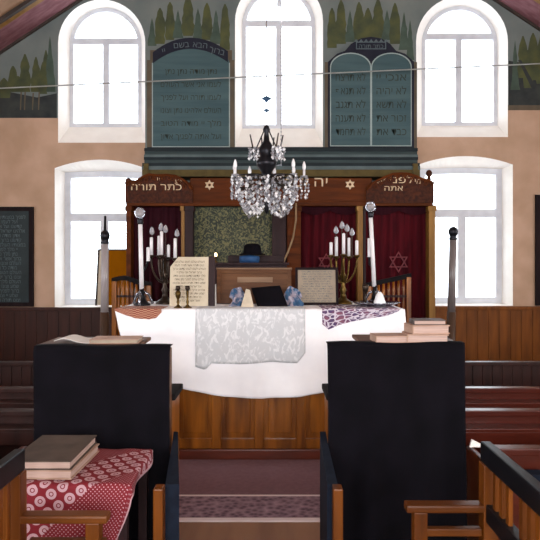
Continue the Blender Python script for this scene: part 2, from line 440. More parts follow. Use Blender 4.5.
for co, no in (((0, 0, 3.69), (0, 0, 1)), ((0, 0, 3.87), (0, 0, 1)), ((-1.77, 0, 0), (1, 0, 0)), ((2.075, 0, 0), (1, 0, 0)), ((0, 0, 2.6), (0, 0, 1)),
               ((0, 0, 3.60), (0, 0, 1)), ((0, 0, 3.80), (0, 0, 1))):
    bmesh.ops.bisect_plane(bm, geom=bm.verts[:] + bm.edges[:] + bm.faces[:], plane_co=co, plane_no=no)
for f in bm.faces:
    c = f.calc_center_median(); mi = 0
    if c.x < -1.77: mi = 1 if c.z > 3.69 else 0
    elif c.x < 2.075: mi = 1 if c.z > 2.6 else 0
    else: mi = 1 if c.z > 3.87 else (2 if c.z > 3.80 else 0)
    f.material_index = mi
# painted landscape: crowns, trunks and bushes as flat paint on the wall
lay = [0]
def paint(loop, mi):
    lay[0] += 1; y = YB - .0015 - .00003 * lay[0]
    tr = tessellate_polygon([[Vector((p[0], p[1], 0)) for p in loop]])
    vs = [bm.verts.new((p[0], y, p[1])) for p in loop]
    for t in tr:
        f = bm.faces.new([vs[i] for i in t]); f.material_index = mi
def tree_blob(cx, z0, w, h, mi, r, fir=False):
    pts = []; n = 9
    for k in range(n + 1):
        t = k / n
        ww = w * ((1 - t) ** .8 if fir else math.sqrt(max(0, 1 - (2 * t - .75) ** 2 / 1.6)) * (1 - t * .35)) * r.uniform(.8, 1.12)
        pts.append((ww, z0 + h * t))
    left = [(cx - w_ / 2, z) for w_, z in pts]; right = [(cx + w_ * r.uniform(.9, 1.1) / 2, z) for w_, z in pts]
    paint(left + right[::-1], mi)
r = random.Random(3)
paint([(-5, 3.69), (-3.02, 3.69), (-3.02, 4.04), (-3.3, 3.98), (-3.7, 4.06), (-4.2, 3.98), (-5, 4.05)], 5)
paint([(3.38, 3.87), (5.4, 3.87), (5.4, 4.3), (4.6, 4.55), (4.0, 4.25), (3.7, 4.45), (3.38, 4.5)], 5)
paint([(-5, 3.69), (-3.02, 3.69), (-3.02, 3.78), (-5, 3.78)], 5)
for px, pt, pb, w, k in ((4, 78, 98, 15, 0), (18, 76, 92, 13, 0), (13, 66, 92, 12, 0), (25, 54, 92, 13, 0), (36, 57, 92, 11, 0), (46, 50, 90, 9, 0), (50, 36, 92, 12, 1), (43, 62, 94, 10, 0),
                         (515, 40, 90, 9, 1), (523, 36, 78, 12, 0), (533, 33, 80, 13, 0), (541, 36, 84, 12, 0), (528, 50, 88, 11, 0)):
    tree_blob(X(px, YB), Z(pb, YB), w * YB / F, (pb - pt) * YB / F, 4 if k else 3, r, bool(k))
for px, pt, pb, w, k in ((152, 18, 46, 10, 1), (160, 8, 44, 12, 0), (170, 2, 40, 12, 0), (178, 10, 38, 11, 1), (188, -4, 36, 14, 0), (198, 8, 40, 12, 1), (207, 3, 40, 12, 0), (216, 10, 44, 12, 1), (225, 4, 50, 12, 0),
                         (332, 8, 48, 11, 0), (341, 0, 44, 13, 0), (350, 10, 42, 11, 1), (359, 2, 40, 13, 0), (368, 8, 38, 12, 0), (378, -2, 38, 13, 0), (387, 10, 40, 11, 1), (395, 3, 44, 13, 0), (404, 12, 50, 12, 1), (410, 20, 60, 9, 1)):
    tree_blob(X(px, YB), Z(pb, YB), w * YB / F, (pb - pt) * YB / F, 4 if k else 3, r, bool(k))
for px, pt in ((20, 92), (24, 92), (32, 93), (38, 92)):
    paint([(X(px, YB), Z(110, YB)), (X(px + 1.2, YB), Z(110, YB)), (X(px + 2, YB), Z(pt, YB)), (X(px + .6, YB), Z(pt, YB))], 2)
paint([(X(518, YB), Z(60, YB)), (X(521, YB), Z(60, YB)), (X(543, YB), Z(100, YB)), (X(538, YB), Z(102, YB))], 5)
for f in bm.faces: f.normal_update()
wb = obj('wall_back', bm, ['plaster', 'mural_sky', 'brown_strip', 'mural_tree', 'mural_fir', 'mural_dark'])
wb['kind'] = 'structure'

def ring(bm, A, B, ya, yb):                          # surface between two loops (closed)
    a = [bm.verts.new((p[0], ya, p[1])) for p in A]; b = [bm.verts.new((p[0], yb, p[1])) for p in B]
    n = len(a)
    for i in range(n): bm.faces.new((a[i], a[(i + 1) % n], b[(i + 1) % n], b[i]))
for wi, (nm, A, B, tz, mx) in enumerate(WINS):
    cx = (B[0][0] + B[-1][0]) / 2; hw = (B[-1][0] - B[0][0]) / 2; z0 = B[0][1]
    zt = max(p[1] for p in B)
    w = sroot(nm, (cx, YF, z0))
    bm = BM(); ring(bm, A, B, YB, YF)
    # outside skin of the reveal so the wall has thickness
    obj('window_reveal', bm, 'white_plaster', w)
    bw = .055 if wi < 3 else .085
    inn = [(cx + (p[0] - cx) * (hw - bw) / hw, z0 + bw + (p[1] - z0) * (zt - z0 - 2 * bw) / (zt - z0)) for p in B]
    bm = BM()
    n = len(B)
    vsets = [[bm.verts.new((p[0], y, p[1])) for p in l] for l, y in ((B, YF), (inn, YF), (inn, YF + .07), (B, YF + .07))]
    for s in range(4):
        a, b = vsets[s], vsets[(s + 1) % 4]
        for i in range(n): bm.faces.new((a[i], a[(i + 1) % n], b[(i + 1) % n], b[i]))
    obj('window_frame', bm, 'frame_white', w)
    upper = wi < 3
    bm = BM(); box(bm, B[0][0] + .02, B[-1][0] - .02, YF + .005, YF + .065, tz - (.045 if upper else .06), tz + (.045 if upper else .06), .008); obj('transom', bm, 'frame_white', w)
    bm = BM(); box(bm, mx - (.045 if upper else .058), mx + (.045 if upper else .058), YF + .002, YF + .062, z0 + .03, tz - .03, .008); 
    if wi == 1: box(bm, mx - .03, mx + .03, YF + .004, YF + .06, tz + .25, zt - .03, .008)
    obj('mullion', bm, 'frame_white', w)
    # three lights of glass
    def pane(lo):
        b_ = BM(); prism_xz(b_, lo, YF + .03, YF + .034); obj('pane', b_, 'glass', w)
    pane([(B[0][0] + .03, z0 + .03), (mx - .02, z0 + .03), (mx - .02, tz), (B[0][0] + .03, tz)])
    pane([(mx + .02, z0 + .03), (B[-1][0] - .03, z0 + .03), (B[-1][0] - .03, tz), (mx + .02, tz)])
    top = [p for p in inn if p[1] > tz]
    pane([(top[0][0], tz)] + top + [(top[-1][0], tz)])

# wainscot along the back wall
def wainscot(name, x0, x1, zt, m):
    bm = BM(); x = x0
    while x < x1 - .01:
        e = min(x + .155, x1); box(bm, x + .003, e - .003, YB - .03, YB - .002, 0, zt - .05, .004); x = e
    box(bm, x0, x1, YB - .022, YB - .003, 0, zt - .03)
    box(bm, x0, x1, YB - .05, YB - .002, zt - .05, zt, .006)
    return struct(name, bm, m)
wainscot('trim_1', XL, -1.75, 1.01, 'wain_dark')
wainscot('trim_2', 2.0, XR, 1.025, 'wain_warm')

bm = BM(); box(bm, XL, XR, YN, YB + .3, -.08, 0); struct('floor', bm, 'floor')

# side and rear walls out of view, with windows added to let fill light in
def wall_with_holes(name, u0, u1, top, holes, place, m, thick):
    bm = BM(); fl = [(u0, 0), (u1, 0)] + top
    loops = [fl] + holes
    allp = [p for l in loops for p in l]
    tr = tessellate_polygon([[Vector((p[0], p[1], 0)) for p in l] for l in loops])
    va = [bm.verts.new(place(p[0], p[1], 0)) for p in allp]; vb = [bm.verts.new(place(p[0], p[1], thick)) for p in allp]
    for t in tr:
        try: bm.faces.new([va[i] for i in t]); bm.faces.new([vb[i] for i in reversed(t)])
        except ValueError: pass
    k = 0
    for l in loops:
        n = len(l)
        for i in range(n): bm.faces.new((va[k + i], va[k + (i + 1) % n], vb[k + (i + 1) % n], vb[k + i]))
        k += n
    return struct(name, bm, m)
def rect(a, b, c, d): return [(a, c), (b, c), (b, d), (a, d)]
SIDE = [(-2.4, -.8), (1.2, 2.8), (4.6, 6.2)]
sh = [rect(a, b, 1.3, 3.3) for a, b in SIDE]
wall_with_holes('wall_left', YN, YB, [(YB, ceil_z(XL) + .02), (YN, ceil_z(XL) + .02)], sh, lambda u, z, t: (XL - t, u, z), 'plaster', .3)
wall_with_holes('wall_right', YN, YB, [(YB, ceil_z(XR) + .02), (YN, ceil_z(XR) + .02)], sh, lambda u, z, t: (XR + t, u, z), 'plaster', .3)
REAR = [(-3.2, -1.4), (-.7, 1.1), (1.8, 3.6)]
rh = [rect(a, b, 1.2, 3.9) for a, b in REAR]
wall_with_holes('wall_rear', XL, XR, [(XR, ceil_z(XR) + .02), (RX + 1.15, 6.57), (RX - 1.15, 6.57), (XL, ceil_z(XL) + .02)], rh, lambda u, z, t: (u, YN - t, z), 'plaster', .3)
wn = 6
def side_frame(place, a, b, c, d):
    global wn
    bm = BM()
    for (p, q, r_, s_) in ((a, a + .07, c, d), (b - .07, b, c, d), (a, b, c, c + .07), (a, b, d - .07, d), ((a + b) / 2 - .03, (a + b) / 2 + .03, c, d), (a, b, c + (d - c) * .65, c + (d - c) * .65 + .06)):
        vs = [bm.verts.new(place(u, z, t)) for u in (p, q) for z in (r_, s_) for t in (.12, .18)]
        for f in ((0, 1, 3, 2), (4, 6, 7, 5), (0, 4, 5, 1), (2, 3, 7, 6), (0, 2, 6, 4), (1, 5, 7, 3)): bm.faces.new([vs[i] for i in f])
    w = struct('window_%d' % wn, bm, 'frame_white'); wn += 1  # window added for its light, never in view
    bm = BM(); vs = [bm.verts.new(place(u, z, .15)) for u, z in ((a, c), (b, c), (b, d), (a, d))]; bm.faces.new(vs)
    obj('pane', bm, 'glass', w)
for a, b in SIDE:
    side_frame(lambda u, z, t: (XL - t, u, z), a, b, 1.3, 3.3)
    side_frame(lambda u, z, t: (XR + t, u, z), a, b, 1.3, 3.3)
for a, b in REAR: side_frame(lambda u, z, t: (u, YN - t, z), a, b, 1.2, 3.9)

# gabled ceiling: planks, a dark moulding and a pink painted border along the back wall
prof = [(XL - .35, ceil_z(XL) - .35 * .66), (RX - 1.147, 6.55), (RX + 1.147, 6.55), (XR + .35, ceil_z(XR) - .35 * .66)]
bm = BM()
for (y0, y1, mi) in ((YN - .3, 7.84, 0), (7.84, 8.02, 2), (8.02, 8.52, 1)):
    a = [bm.verts.new((p[0], y0, p[1])) for p in prof]; b = [bm.verts.new((p[0], y1, p[1])) for p in prof]
    c = [bm.verts.new((p[0], y0, p[1] + .15)) for p in prof]; d = [bm.verts.new((p[0], y1, p[1] + .15)) for p in prof]
    for i in range(3):
        for q in ((a[i], a[i + 1], b[i + 1], b[i]), (c[i], d[i], d[i + 1], c[i + 1])):
            f = bm.faces.new(q); f.material_index = mi
bmesh.ops.recalc_face_normals(bm, faces=bm.faces)
struct('ceiling', bm, ['ceil_wood', 'pink_paint', 'ark_tan'])
bm = BM()
for i in range(3):
    p, q = Vector((prof[i][0], 0, prof[i][1])), Vector((prof[i + 1][0], 0, prof[i + 1][1]))
    for yy, hh, w_ in ((7.82, .03, .03),):
        m_ = (p + q) / 2; d = (q - p)
        obox(bm, (m_.x, yy, m_.z - .02), d, (0, 1, 0), d.cross(Vector((0, 1, 0))), d.length / 2, w_, hh)
struct('trim_3', bm, 'dark_line')
bm = BM()                                            # narrow moulding where the ceiling meets the wall
for i in range(3):
    p, q = Vector((prof[i][0], 0, prof[i][1])), Vector((prof[i + 1][0], 0, prof[i + 1][1])); m_ = (p + q) / 2; d = q - p
    obox(bm, (m_.x, YB - .02, m_.z - .012), d, (0, 1, 0), d.cross(Vector((0, 1, 0))), d.length / 2, .018, .02)
struct('trim_4', bm, 'dark_line')

# tie wire across the room in front of the windows
bm = BM(); rod(bm, (-4.70, 8.25, Z(91.5, 8.25)), (4.50, 8.25, Z(61, 8.25)), .009, n=8)
tag(obj('tie_wire', bm, 'wire'), 'thin metal wire stretched across the room in front of the arched windows', 'wire')

# ------------------------------------------------------------------ painted boards above the ark
def frame_boxes(bm, x0, x1, z0, z1, w, y0, y1):
    box(bm, x0, x0 + w, y0, y1, z0, z1); box(bm, x1 - w, x1, y0, y1, z0, z1)
    box(bm, x0 + w, x1 - w, y0, y1, z0, z0 + w); box(bm, x0 + w, x1 - w, y0, y1, z1 - w, z1)
YP = YB - .035
def XX(px): return X(px, YP)
def ZZ(py): return Z(py, YP)
def arc_band(bm, pa, pm, pb, th, y0, y1, n=16):      # ribbon along the circle through three points, vertical thickness th
    A, B_, C = (Vector((p[0], p[1])) for p in (pa, pm, pb))
    lo = []; up = []
    for k in range(n + 1):
        t = k / n
        q = A * (2 * (t - .5) * (t - 1)) + B_ * (4 * t * (1 - t)) + C * (2 * t * (t - .5))
        lo.append((q.x, q.y - th / 2)); up.append((q.x, q.y + th / 2))
    prism_xz(bm, lo + up[::-1], y0, y1)
t = thing('painted_tablet', (XX(191), YP, ZZ(148)), 'teal painted wall panel with one arched inscription band over rows of lettering', 'wall panel')
bm = BM(); box(bm, XX(147), XX(234.5), YP, YB - .006, ZZ(148.5), ZZ(60)); box(bm, XX(150), XX(232), YP + .006, YB - .006, ZZ(60), ZZ(50))
obj('board', bm, 'brown_strip', t)
bm = BM(); prism_xz(bm, [(XX(152), ZZ(147)), (XX(230), ZZ(147)), (XX(230), ZZ(64))] + [(XX(191 + 39 * math.cos(PI * k / 14)), ZZ(64 - 16 * math.sin(PI * k / 14))) for k in range(1, 14)] + [(XX(152), ZZ(64))], YP - .006, YP + .002)
obj('painted_field', bm, 'tablet_blue', t)
bm = BM(); frame_boxes(bm, XX(151), XX(231), ZZ(147.5), ZZ(62), .013, YP - .009, YP - .006)
bm.free(); bm = BM()
box(bm, XX(152), XX(153), YP - .009, YP - .005, ZZ(147), ZZ(63)); box(bm, XX(229), XX(230), YP - .009, YP - .005, ZZ(147), ZZ(63)); box(bm, XX(152), XX(230), YP - .009, YP - .005, ZZ(147.3), ZZ(146.3))
obj('border_line', bm, 'line_pale', t)
bm = BM(); arc_band(bm, (XX(153), ZZ(58)), (XX(190), ZZ(43.5)), (XX(228), ZZ(57)), .155, YP - .012, YP - .004)
obj('inscription_band', bm, 'ribbon', t)
WORDS = ['ברוך', 'הבא', 'בשם', 'יי']
for k, wd in enumerate(WORDS):
    u = (-.72, -.25, .25, .72)[::-1][k] if False else (.70, .26, -.24, -.70)[k]
    zc = ZZ(44 + 13.5 * u * u) - .045
    lettering('lettering', [wd], XX(190.5 + 37 * u), zc, YP - .013, .12, .12, 'line_mid', t, rot=u * .38)
for k, ln in enumerate(filler(6, 4, 11)):
    lettering('lettering', [ln], XX(191), ZZ(74 + 13 * k), YP - .008, .11, .12, 'line_dim', t, width=.85 - (.12 if k == 0 else 0))

t = thing('commandment_tablets', (XX(371), YP, ZZ(148)), 'teal painted wall panel with two round topped commandment tablets under a crown', 'wall panel')
bm = BM(); box(bm, XX(325), XX(417), YP, YB - .006, ZZ(148.5), ZZ(62)); obj('board', bm, 'brown_strip', t)
dome = [(XX(328), ZZ(147.8)), (XX(414), ZZ(147.8)), (XX(414), ZZ(62)), (XX(405), ZZ(54)), (XX(396), ZZ(51)), (XX(390), ZZ(44)), (XX(381), ZZ(38.5)), (XX(371), ZZ(37)),
        (XX(361), ZZ(38.5)), (XX(351), ZZ(44)), (XX(345), ZZ(51)), (XX(337), ZZ(54)), (XX(328), ZZ(62))]
bm = BM(); prism_xz(bm, dome, YP - .008, YB - .007); obj('backing', bm, 'ribbon', t)
def tablet_loop(a, b, top, bot):
    c = (a + b) / 2; h = (b - a) / 2
    return [(XX(a), ZZ(bot))] + [(XX(c - h * math.cos(PI * k / 16)), ZZ(top + 14 - 14 * math.sin(PI * k / 16))) for k in range(17)] + [(XX(b), ZZ(bot))]
LEFTW = ['לא תרצח', 'לא תנאף', 'לא תגנב', 'לא תענה', 'לא תחמד']; RIGHTW = ['אנכי יי', 'לא יהיה', 'לא תשא', 'זכור את', 'כבד את']
for a, b, ws in ((330, 371, LEFTW), (371, 411.5, RIGHTW)):
    bm = BM(); prism_xz(bm, tablet_loop(a, b, 53, 146.5), YP - .012, YP - .006); tb = obj('tablet', bm, 'tablet_blue', t)
    bm = BM(); o_ = tablet_loop(a, b, 53, 146.5); i_ = tablet_loop(a + .9, b - .9, 54, 145.5); prism_xz(bm, o_, YP - .015, YP - .011, [i_]); obj('border_line', bm, 'line_pale', tb)
    for k, wd in enumerate(ws):
        lettering('lettering', [wd], XX((a + b) / 2), ZZ(81 + 13.6 * k), YP - .014, .15, .12, 'line_dim', tb, width=.42)
bm = BM()
frame_boxes(bm, XX(356), XX(386), ZZ(49.5), ZZ(42), .012, YP - .012, YP - .007)
for px in (356, 361, 366, 371, 376, 381, 386): prism_xz(bm, [(XX(px - 2), ZZ(42)), (XX(px + 2), ZZ(42)), (XX(px), ZZ(39.2))], YP - .012, YP - .007)
obj('crown_emblem', bm, 'line_mid', t)
lettering('lettering', ['כתר תורה'], XX(371), ZZ(48.5), YP - .013, .085, .1, 'line_mid', t, width=.34)

# ------------------------------------------------------------------ slate boards on the side bays of the back wall
def slate(x0, x1, z0, z1, label, seed):
    t = thing('text_board', ((x0 + x1) / 2, YB - .01, z0), label, 'wall board')
    bm = BM(); box(bm, x0 + .04, x1 - .04, YB - .03, YB - .006, z0 + .04, z1 - .04); obj('board', bm, 'board', t)
    bm = BM(); frame_boxes(bm, x0, x1, z0, z1, .06, YB - .045, YB - .003); obj('frame', bm, 'board_frame', t)
    lettering('lettering', filler(19, 4, seed), (x0 + x1) / 2, z1 - .17, YB - .031, .075, .065, 'line_mid', t, width=(x1 - x0) - .22, thick=.001)
slate(-4.25, -3.34, 1.02, Z(207, YB), 'dark slate board with rows of faint writing on wall above dark wainscot', 5)
slate(3.75, 4.65, 1.035, Z(195, YB), 'dark framed board mostly cut off beside pale plaster above amber wainscot', 6)

# ------------------------------------------------------------------ the ark
YA = 7.9
def AX(px): return X(px, YA)
def AZ(py): return Z(py, YA)
ark = thing('torah_ark', (AX(280), YA + .25, 0), 'wide carved wooden ark with lettered frieze and curtained bays against back wall', 'ark')
bm = BM()
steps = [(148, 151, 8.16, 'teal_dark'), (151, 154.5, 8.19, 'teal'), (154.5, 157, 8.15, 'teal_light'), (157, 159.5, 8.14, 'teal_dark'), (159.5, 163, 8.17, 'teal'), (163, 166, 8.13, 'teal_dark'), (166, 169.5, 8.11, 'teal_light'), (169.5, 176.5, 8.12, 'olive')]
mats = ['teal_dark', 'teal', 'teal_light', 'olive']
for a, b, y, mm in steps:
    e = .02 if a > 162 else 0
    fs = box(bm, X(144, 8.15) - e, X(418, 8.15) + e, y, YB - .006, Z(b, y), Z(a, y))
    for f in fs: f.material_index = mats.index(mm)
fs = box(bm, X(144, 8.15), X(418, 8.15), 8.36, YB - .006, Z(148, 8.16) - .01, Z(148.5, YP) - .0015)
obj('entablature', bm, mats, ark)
bm = BM()
for px in (146, 415.5): box(bm, X(px - 2.5, 8.1), X(px + 2.5, 8.1), 8.09, 8.3, Z(177, 8.1), Z(163.5, 8.1), .006)
obj('corner_block', bm, 'olive', ark)
bm = BM(); box(bm, AX(126), AX(433), YA + .02, 8.40, AZ(203), AZ(182)); box(bm, AX(190), AX(372), YA, YA + .1, AZ(203), AZ(178), .01)
box(bm, AX(126), AX(433), YA - .01, YA + .1, AZ(206), AZ(201), .01)
obj('frieze', bm, 'ark_wood', ark)
def crest(pxs, knob):
    bm = BM(); lo = [(AX(p[0]), AZ(p[1])) for p in pxs]
    prism_xz(bm, [(lo[0][0], AZ(203))] + lo + [(lo[-1][0], AZ(203))], YA - .04, YA + .06)
    c = obj('carved_crest', bm, 'ark_carve', ark)
    bm = BM(); pts = [Vector((p[0], YA - .045, p[1] - .012)) for p in lo]
    tube(bm, pts, .017, 8)
    rr = random.Random(knob[0])
    for p in lo[1:-1]:
        for s in (-1, 1):                           # scrolls
            c0 = Vector((p[0] + s * .04, YA - .045, p[1] - .055))
            tube(bm, [c0 + Vector((math.cos(a) * (.028 - .0016 * a) * s, 0, math.sin(a) * (.028 - .0016 * a))) for a in [k * .6 for k in range(14)]], .006, 6)
    obj('scrollwork', bm, 'ark_wood', c)
    bm = BM(); lathe(bm, [(0, -.09), (.03, -.09), (.02, -.05), (.035, -.03), (.042, 0), (.03, .03), (0, .045)], (AX(knob[0]), YA, AZ(knob[1])), 14); obj('finial', bm, 'ark_carve', c, True)
    return c
crest([(126, 183), (131, 180.5), (137, 181), (144, 176), (150, 174), (158, 175), (167, 174.5), (176, 175.5), (183, 179), (188, 183), (193, 190)], (128.5, 181))
crest([(366, 190), (372, 183), (377, 180), (386, 176), (392, 173.5), (400, 173), (408, 173.5), (415, 175.5), (422, 179), (428, 180), (433, 183)], (429, 173))
lettering('lettering', ['כתר תורה'], AX(157), AZ(190.5), YA - .042, .13, .1, 'gilt', ark, width=.66)
lettering('lettering', ['יי'], AX(159), AZ(182.5), YA - .042, .10, .1, 'gilt', ark)
lettering('lettering', ['דע'], AX(179), AZ(184), YA - .042, .085, .1, 'gilt', ark)
lettering('lettering', ['לפני'], AX(401), AZ(183.5), YA - .042, .13, .1, 'gilt', ark, width=.30)
lettering('lettering', ['אתה'], AX(393), AZ(191), YA - .042, .10, .1, 'gilt', ark, width=.24)
lettering('lettering', ['מי'], AX(417), AZ(184), YA - .042, .10, .1, 'gilt', ark)
lettering('lettering', ['עומד'], AX(381), AZ(182), YA - .042, .075, .1, 'gilt', ark, rot=-.5)
lettering('lettering', ['יה'], AX(321), AZ(186.5), YA - .002, .19, .1, 'gilt', ark, width=.17)
lettering('lettering', ['לנגדי'], AX(296), AZ(186.5), YA - .002, .17, .1, 'gilt', ark, width=.33)
def star_mesh(bm, cx, cz, R, w, y0, y1):
    for s in (0, PI):
        o_ = [(cx + R * math.sin(s + k * 2 * PI / 3), cz + R * math.cos(s + k * 2 * PI / 3)) for k in range(3)]
        i_ = [(cx + (R - 2 * w) * math.sin(s + k * 2 * PI / 3), cz + (R - 2 * w) * math.cos(s + k * 2 * PI / 3)) for k in range(3)]
        prism_xz(bm, o_, y0 - (.001 if s else 0), y1, [i_])
for px, py in ((209.5, 185), (350, 184.5)):
    bm = BM(); star_mesh(bm, AX(px), AZ(py), .068, .016, YA - .008, YA + .002); obj('star', bm, 'gilt', ark)
bm = BM(); box(bm, AX(128), AX(432), 8.36, 8.40, .1, AZ(203)); obj('back_panel', bm, 'ark_dark', ark)
bm = BM(); box(bm, AX(124), AX(435), YA - .03, 8.40, 0, .75, .012); obj('plinth', bm, 'ark_wood', ark)
def col(a, b, m, y0=YA, y1=YA + .14):
    bm = BM(); box(bm, AX(a), AX(b), y0, y1, .75, AZ(205), .008)
    box(bm, AX(a) - .012, AX(b) + .012, y0 - .012, y1, AZ(211), AZ(206), .005)
    obj('column', bm, m, ark)
col(126, 131, 'ark_wood', YA, 8.38); col(181, 184.5, 'ark_tan'); col(184.6, 193, 'ark_dark'); col(272, 286, 'ark_dark'); col(287, 301, 'ark_wood', YA + .03)
col(357.5, 363, 'ark_tan'); col(363.2, 366, 'ark_dark'); col(429, 435.5, 'ark_tan', YA, 8.38)

def curtain(name, a, b, top, bot, y, m, label, waves, amp, scal=0):
    x0, x1, z0, z1 = X(a, y), X(b, y), bot, Z(top, y)
    def fn(u, v):
        x = x0 + (x1 - x0) * u; z = z1 + (z0 - z1) * v
        return (x, y + amp * math.sin(u * waves * 2 * PI + .6 * math.sin(v * 3)) * (.4 + .6 * v), z)
    o = sheet(name, fn, int(waves * 10), 24, m, None, .006, lambda u, v: (u * (x1 - x0), v * (z1 - z0)))
    return tag(o, label, 'curtain')
YC = YA + .17
curtain('velvet_curtain', 130, 184, 204, .76, YC, 'burgundy_dark', 'dark burgundy velvet curtain in ark bay behind the prayer plaque candelabrum', 7, .022)
curtain('brocade_curtain', 192, 274, 204, 1.62, YC, 'brocade', 'olive and gold brocade curtain hanging in middle of ark', 4, .012)
c1 = curtain('velvet_curtain', 299, 360, 204, .76, YC, 'burgundy', 'burgundy velvet curtain in ark bay behind framed page, beside tan column', 7, .022)
c2 = curtain('velvet_curtain', 365, 431, 204, .76, YC, 'burgundy', 'burgundy velvet curtain with star emblem in outermost ark bay beside bright window', 7, .018)
def emblem(c, px, py, R):
    bm = BM(); star_mesh(bm, X(px, YC), Z(py, YC), R, .014, YC - .038, YC - .028); obj('star_emblem', bm, 'emblem', c)
emblem(c2, 398, 262, .145); emblem(c1, 326, 262, .12)
for a, b in ((299, 360), (365, 431)):                # scalloped pelmet over each red curtain
    bm = BM(); top = Z(203, YC - .045); pts = [(X(a, YC), top), (X(b, YC), top)]
    for k in range(25):
        u = k / 24; pts.append((X(b, YC) + (X(a, YC) - X(b, YC)) * u, top - .10 - .06 * abs(math.sin(u * 2 * PI)) ))
    prism_xz(bm, pts, YC - .052, YC - .044)
    o = obj('curtain_pelmet', bm, 'burgundy_dark')
    tag(o, 'dark scalloped valance over the burgundy curtain ' + ('behind framed page' if a == 299 else 'with star emblem'), 'valance')
bm = BM(); box(bm, AX(193), AX(300), YC + .06, YC + .09, .75, Z(204, YC)); obj('inner_door', bm, 'ark_dark', ark)
bm = BM(); pts = [P(296, 203, 7.8), P(296, 220, 7.8), P(293, 238, 7.78), P(288, 252, 7.76), P(283, 263, 7.75), P(280, 275, 7.75)]
tube(bm, pts, .012, 8); tag(obj('curtain_rope', bm, 'rope'), 'tan curtain cord hanging in a slant from middle of ark', 'rope')

# reading desk in front of the ark (only its top shows behind the table)
YR = 6.9
d = thing('cantor_desk', (X(250, YR), YR, 0), 'dark low cantor desk standing before the ark behind the wooden bookstand', 'desk')
bm = BM(); box(bm, X(212, YR), X(287, YR), YR, YR + .4, 0, Z(265, YR), .01); obj('body', bm, 'ark_dark', d)
bm = BM(); box(bm, X(210, YR), X(289, YR), YR - .03, YR + .43, Z(265, YR), Z(262.5, YR), .008); obj('top', bm, 'ark_dark', d)
zt = Z(262.5, YR)
bm = BM(); box(bm, X(226, YR), X(285, YR), YR + .3, YR + .34, zt, Z(255, YR), .012); obj('backboard', bm, 'ark_dark', d)
bm = BM(); lathe(bm, [(0, .001), (.115, 0), (.12, .05), (.115, .075), (0, .09)], (X(249, YR), YR + .14, zt), 22)
tag(obj('cloth_bundle', bm, 'blue_deep', smooth=True), 'bright blue folded cloth under the black hat on cantor desk', 'cloth')
bm = BM(); zb = zt + .088
lathe(bm, [(0, .001), (.15, 0), (.155, .012), (.11, .02), (.106, .06), (.098, .105), (.07, .13), (0, .138)], (X(252, YR), YR + .14, zb), 26)
tag(obj('hat', bm, 'black_cloth', smooth=True), 'round black hat on blue cloth in front of brocade curtain', 'hat')
cs = thing('oil_lamp', (X(215, YR), YR + .1, zt), 'small brass lamp with lit flame on cantor desk before brocade curtain', 'lamp')
bm = BM(); lathe(bm, [(.03, 0), (.03, .008), (.01, .015), (.009, .045), (.022, .055), (.026, .07), (0, .07)], (X(215, YR), YR + .1, zt), 14); obj('base', bm, 'brass', cs, True)
bm = BM(); ball(bm, (X(215, YR), YR + .1, zt + .09), .016, 12, (1, 1, 1.5)); obj('flame', bm, 'flame', cs, True)

# ------------------------------------------------------------------ bimah table
TY, TYB, TZ = 5.0, 6.0, 1.248
TX0, TX1 = -1.285, 1.115
bt = thing('reading_table', (-.085, 5.5, 0), 'tall panelled wooden reading table in the centre under a white cloth', 'table')
bx0, bx1 = -1.15, .98
bm = BM(); box(bm, bx0 + .02, bx1 - .02, TY + .06, TYB - .05, .1, TZ - .04); obj('carcass', bm, 'oak', bt)
bm = BM(); box(bm, bx0 - .02, bx1 + .02, TY + .005, TYB, 0, .085, .008); obj('plinth', bm, 'base_red', bt)
bm = BM(); box(bm, TX0, TX1, TY - .002, TYB, TZ - .04, TZ, .006); obj('top', bm, 'oak', bt)
bounds = [-1.15, -.80, -.45, -.09, .26, .62, .98]
bm = BM()
for xb in bounds: box(bm, max(bx0, xb - .04), min(bx1, xb + .04), TY + .025, TY + .07, .085, TZ - .04, .006)
for a, b in zip(bounds, bounds[1:]):
    box(bm, a + .04, b - .04, TY + .03, TY + .07, .085, .17, .004); box(bm, a + .04, b - .04, TY + .03, TY + .07, TZ - .15, TZ - .04, .004)
obj('face_frame', bm, 'oak', bt)
for a, b in zip(bounds, bounds[1:]):
    bm = BM(); box(bm, a + .036, b - .036, TY + .048, TY + .07, .165, TZ - .145)
    box(bm, a + .075, b - .075, TY + .04, TY + .066, .21, TZ - .19, .008); obj('panel', bm, 'oak', bt)

# white tablecloth: lies on the top, hangs in a deep swag in front
def hem(u):
    x = TX0 + (TX1 - TX0) * u
    px = VX + x * F / TY
    pts = [(115, 366), (150, 378), (172, 386), (190, 391), (225, 396), (262, 398.5), (300, 396), (328, 391), (360, 386), (385, 382), (405, 378)]
    for (a, ya), (b, yb) in zip(pts, pts[1:]):
        if px <= b:
            k = max(0, (px - a) / (b - a)); return Z(ya + (yb - ya) * k, TY)
    return Z(378, TY)
def cloth_fn(u, v):
    x = TX0 - .006 + (TX1 - TX0 + .012) * u
    if v < .25:
        return (x, TYB - (TYB - TY + .01) * v / .25, TZ + .006)
    t_ = (v - .25) / .75
    zb = hem(u); z = TZ + .006 - (TZ - zb) * t_
    cx_ = (TX0 + TX1) / 2
    xx = x - (x - cx_) * (.10 if u < .5 else -.015) * t_ * abs(2 * u - 1) ** 3
    fold = .014 * t_ * (math.sin(u * 23 + 2 * t_) + .6 * math.sin(u * 47 + 1.3)) + .006 * math.sin(9 * u + 12 * t_) * min(1, t_ * 4)
    return (xx, TY - .012 - .03 * min(1, t_ * 3) + fold, z)
tc = sheet('tablecloth', cloth_fn, 110, 48, 'white_cloth', None, .004)
tag(tc, 'large white cloth hanging in a swag over the reading table', 'tablecloth')
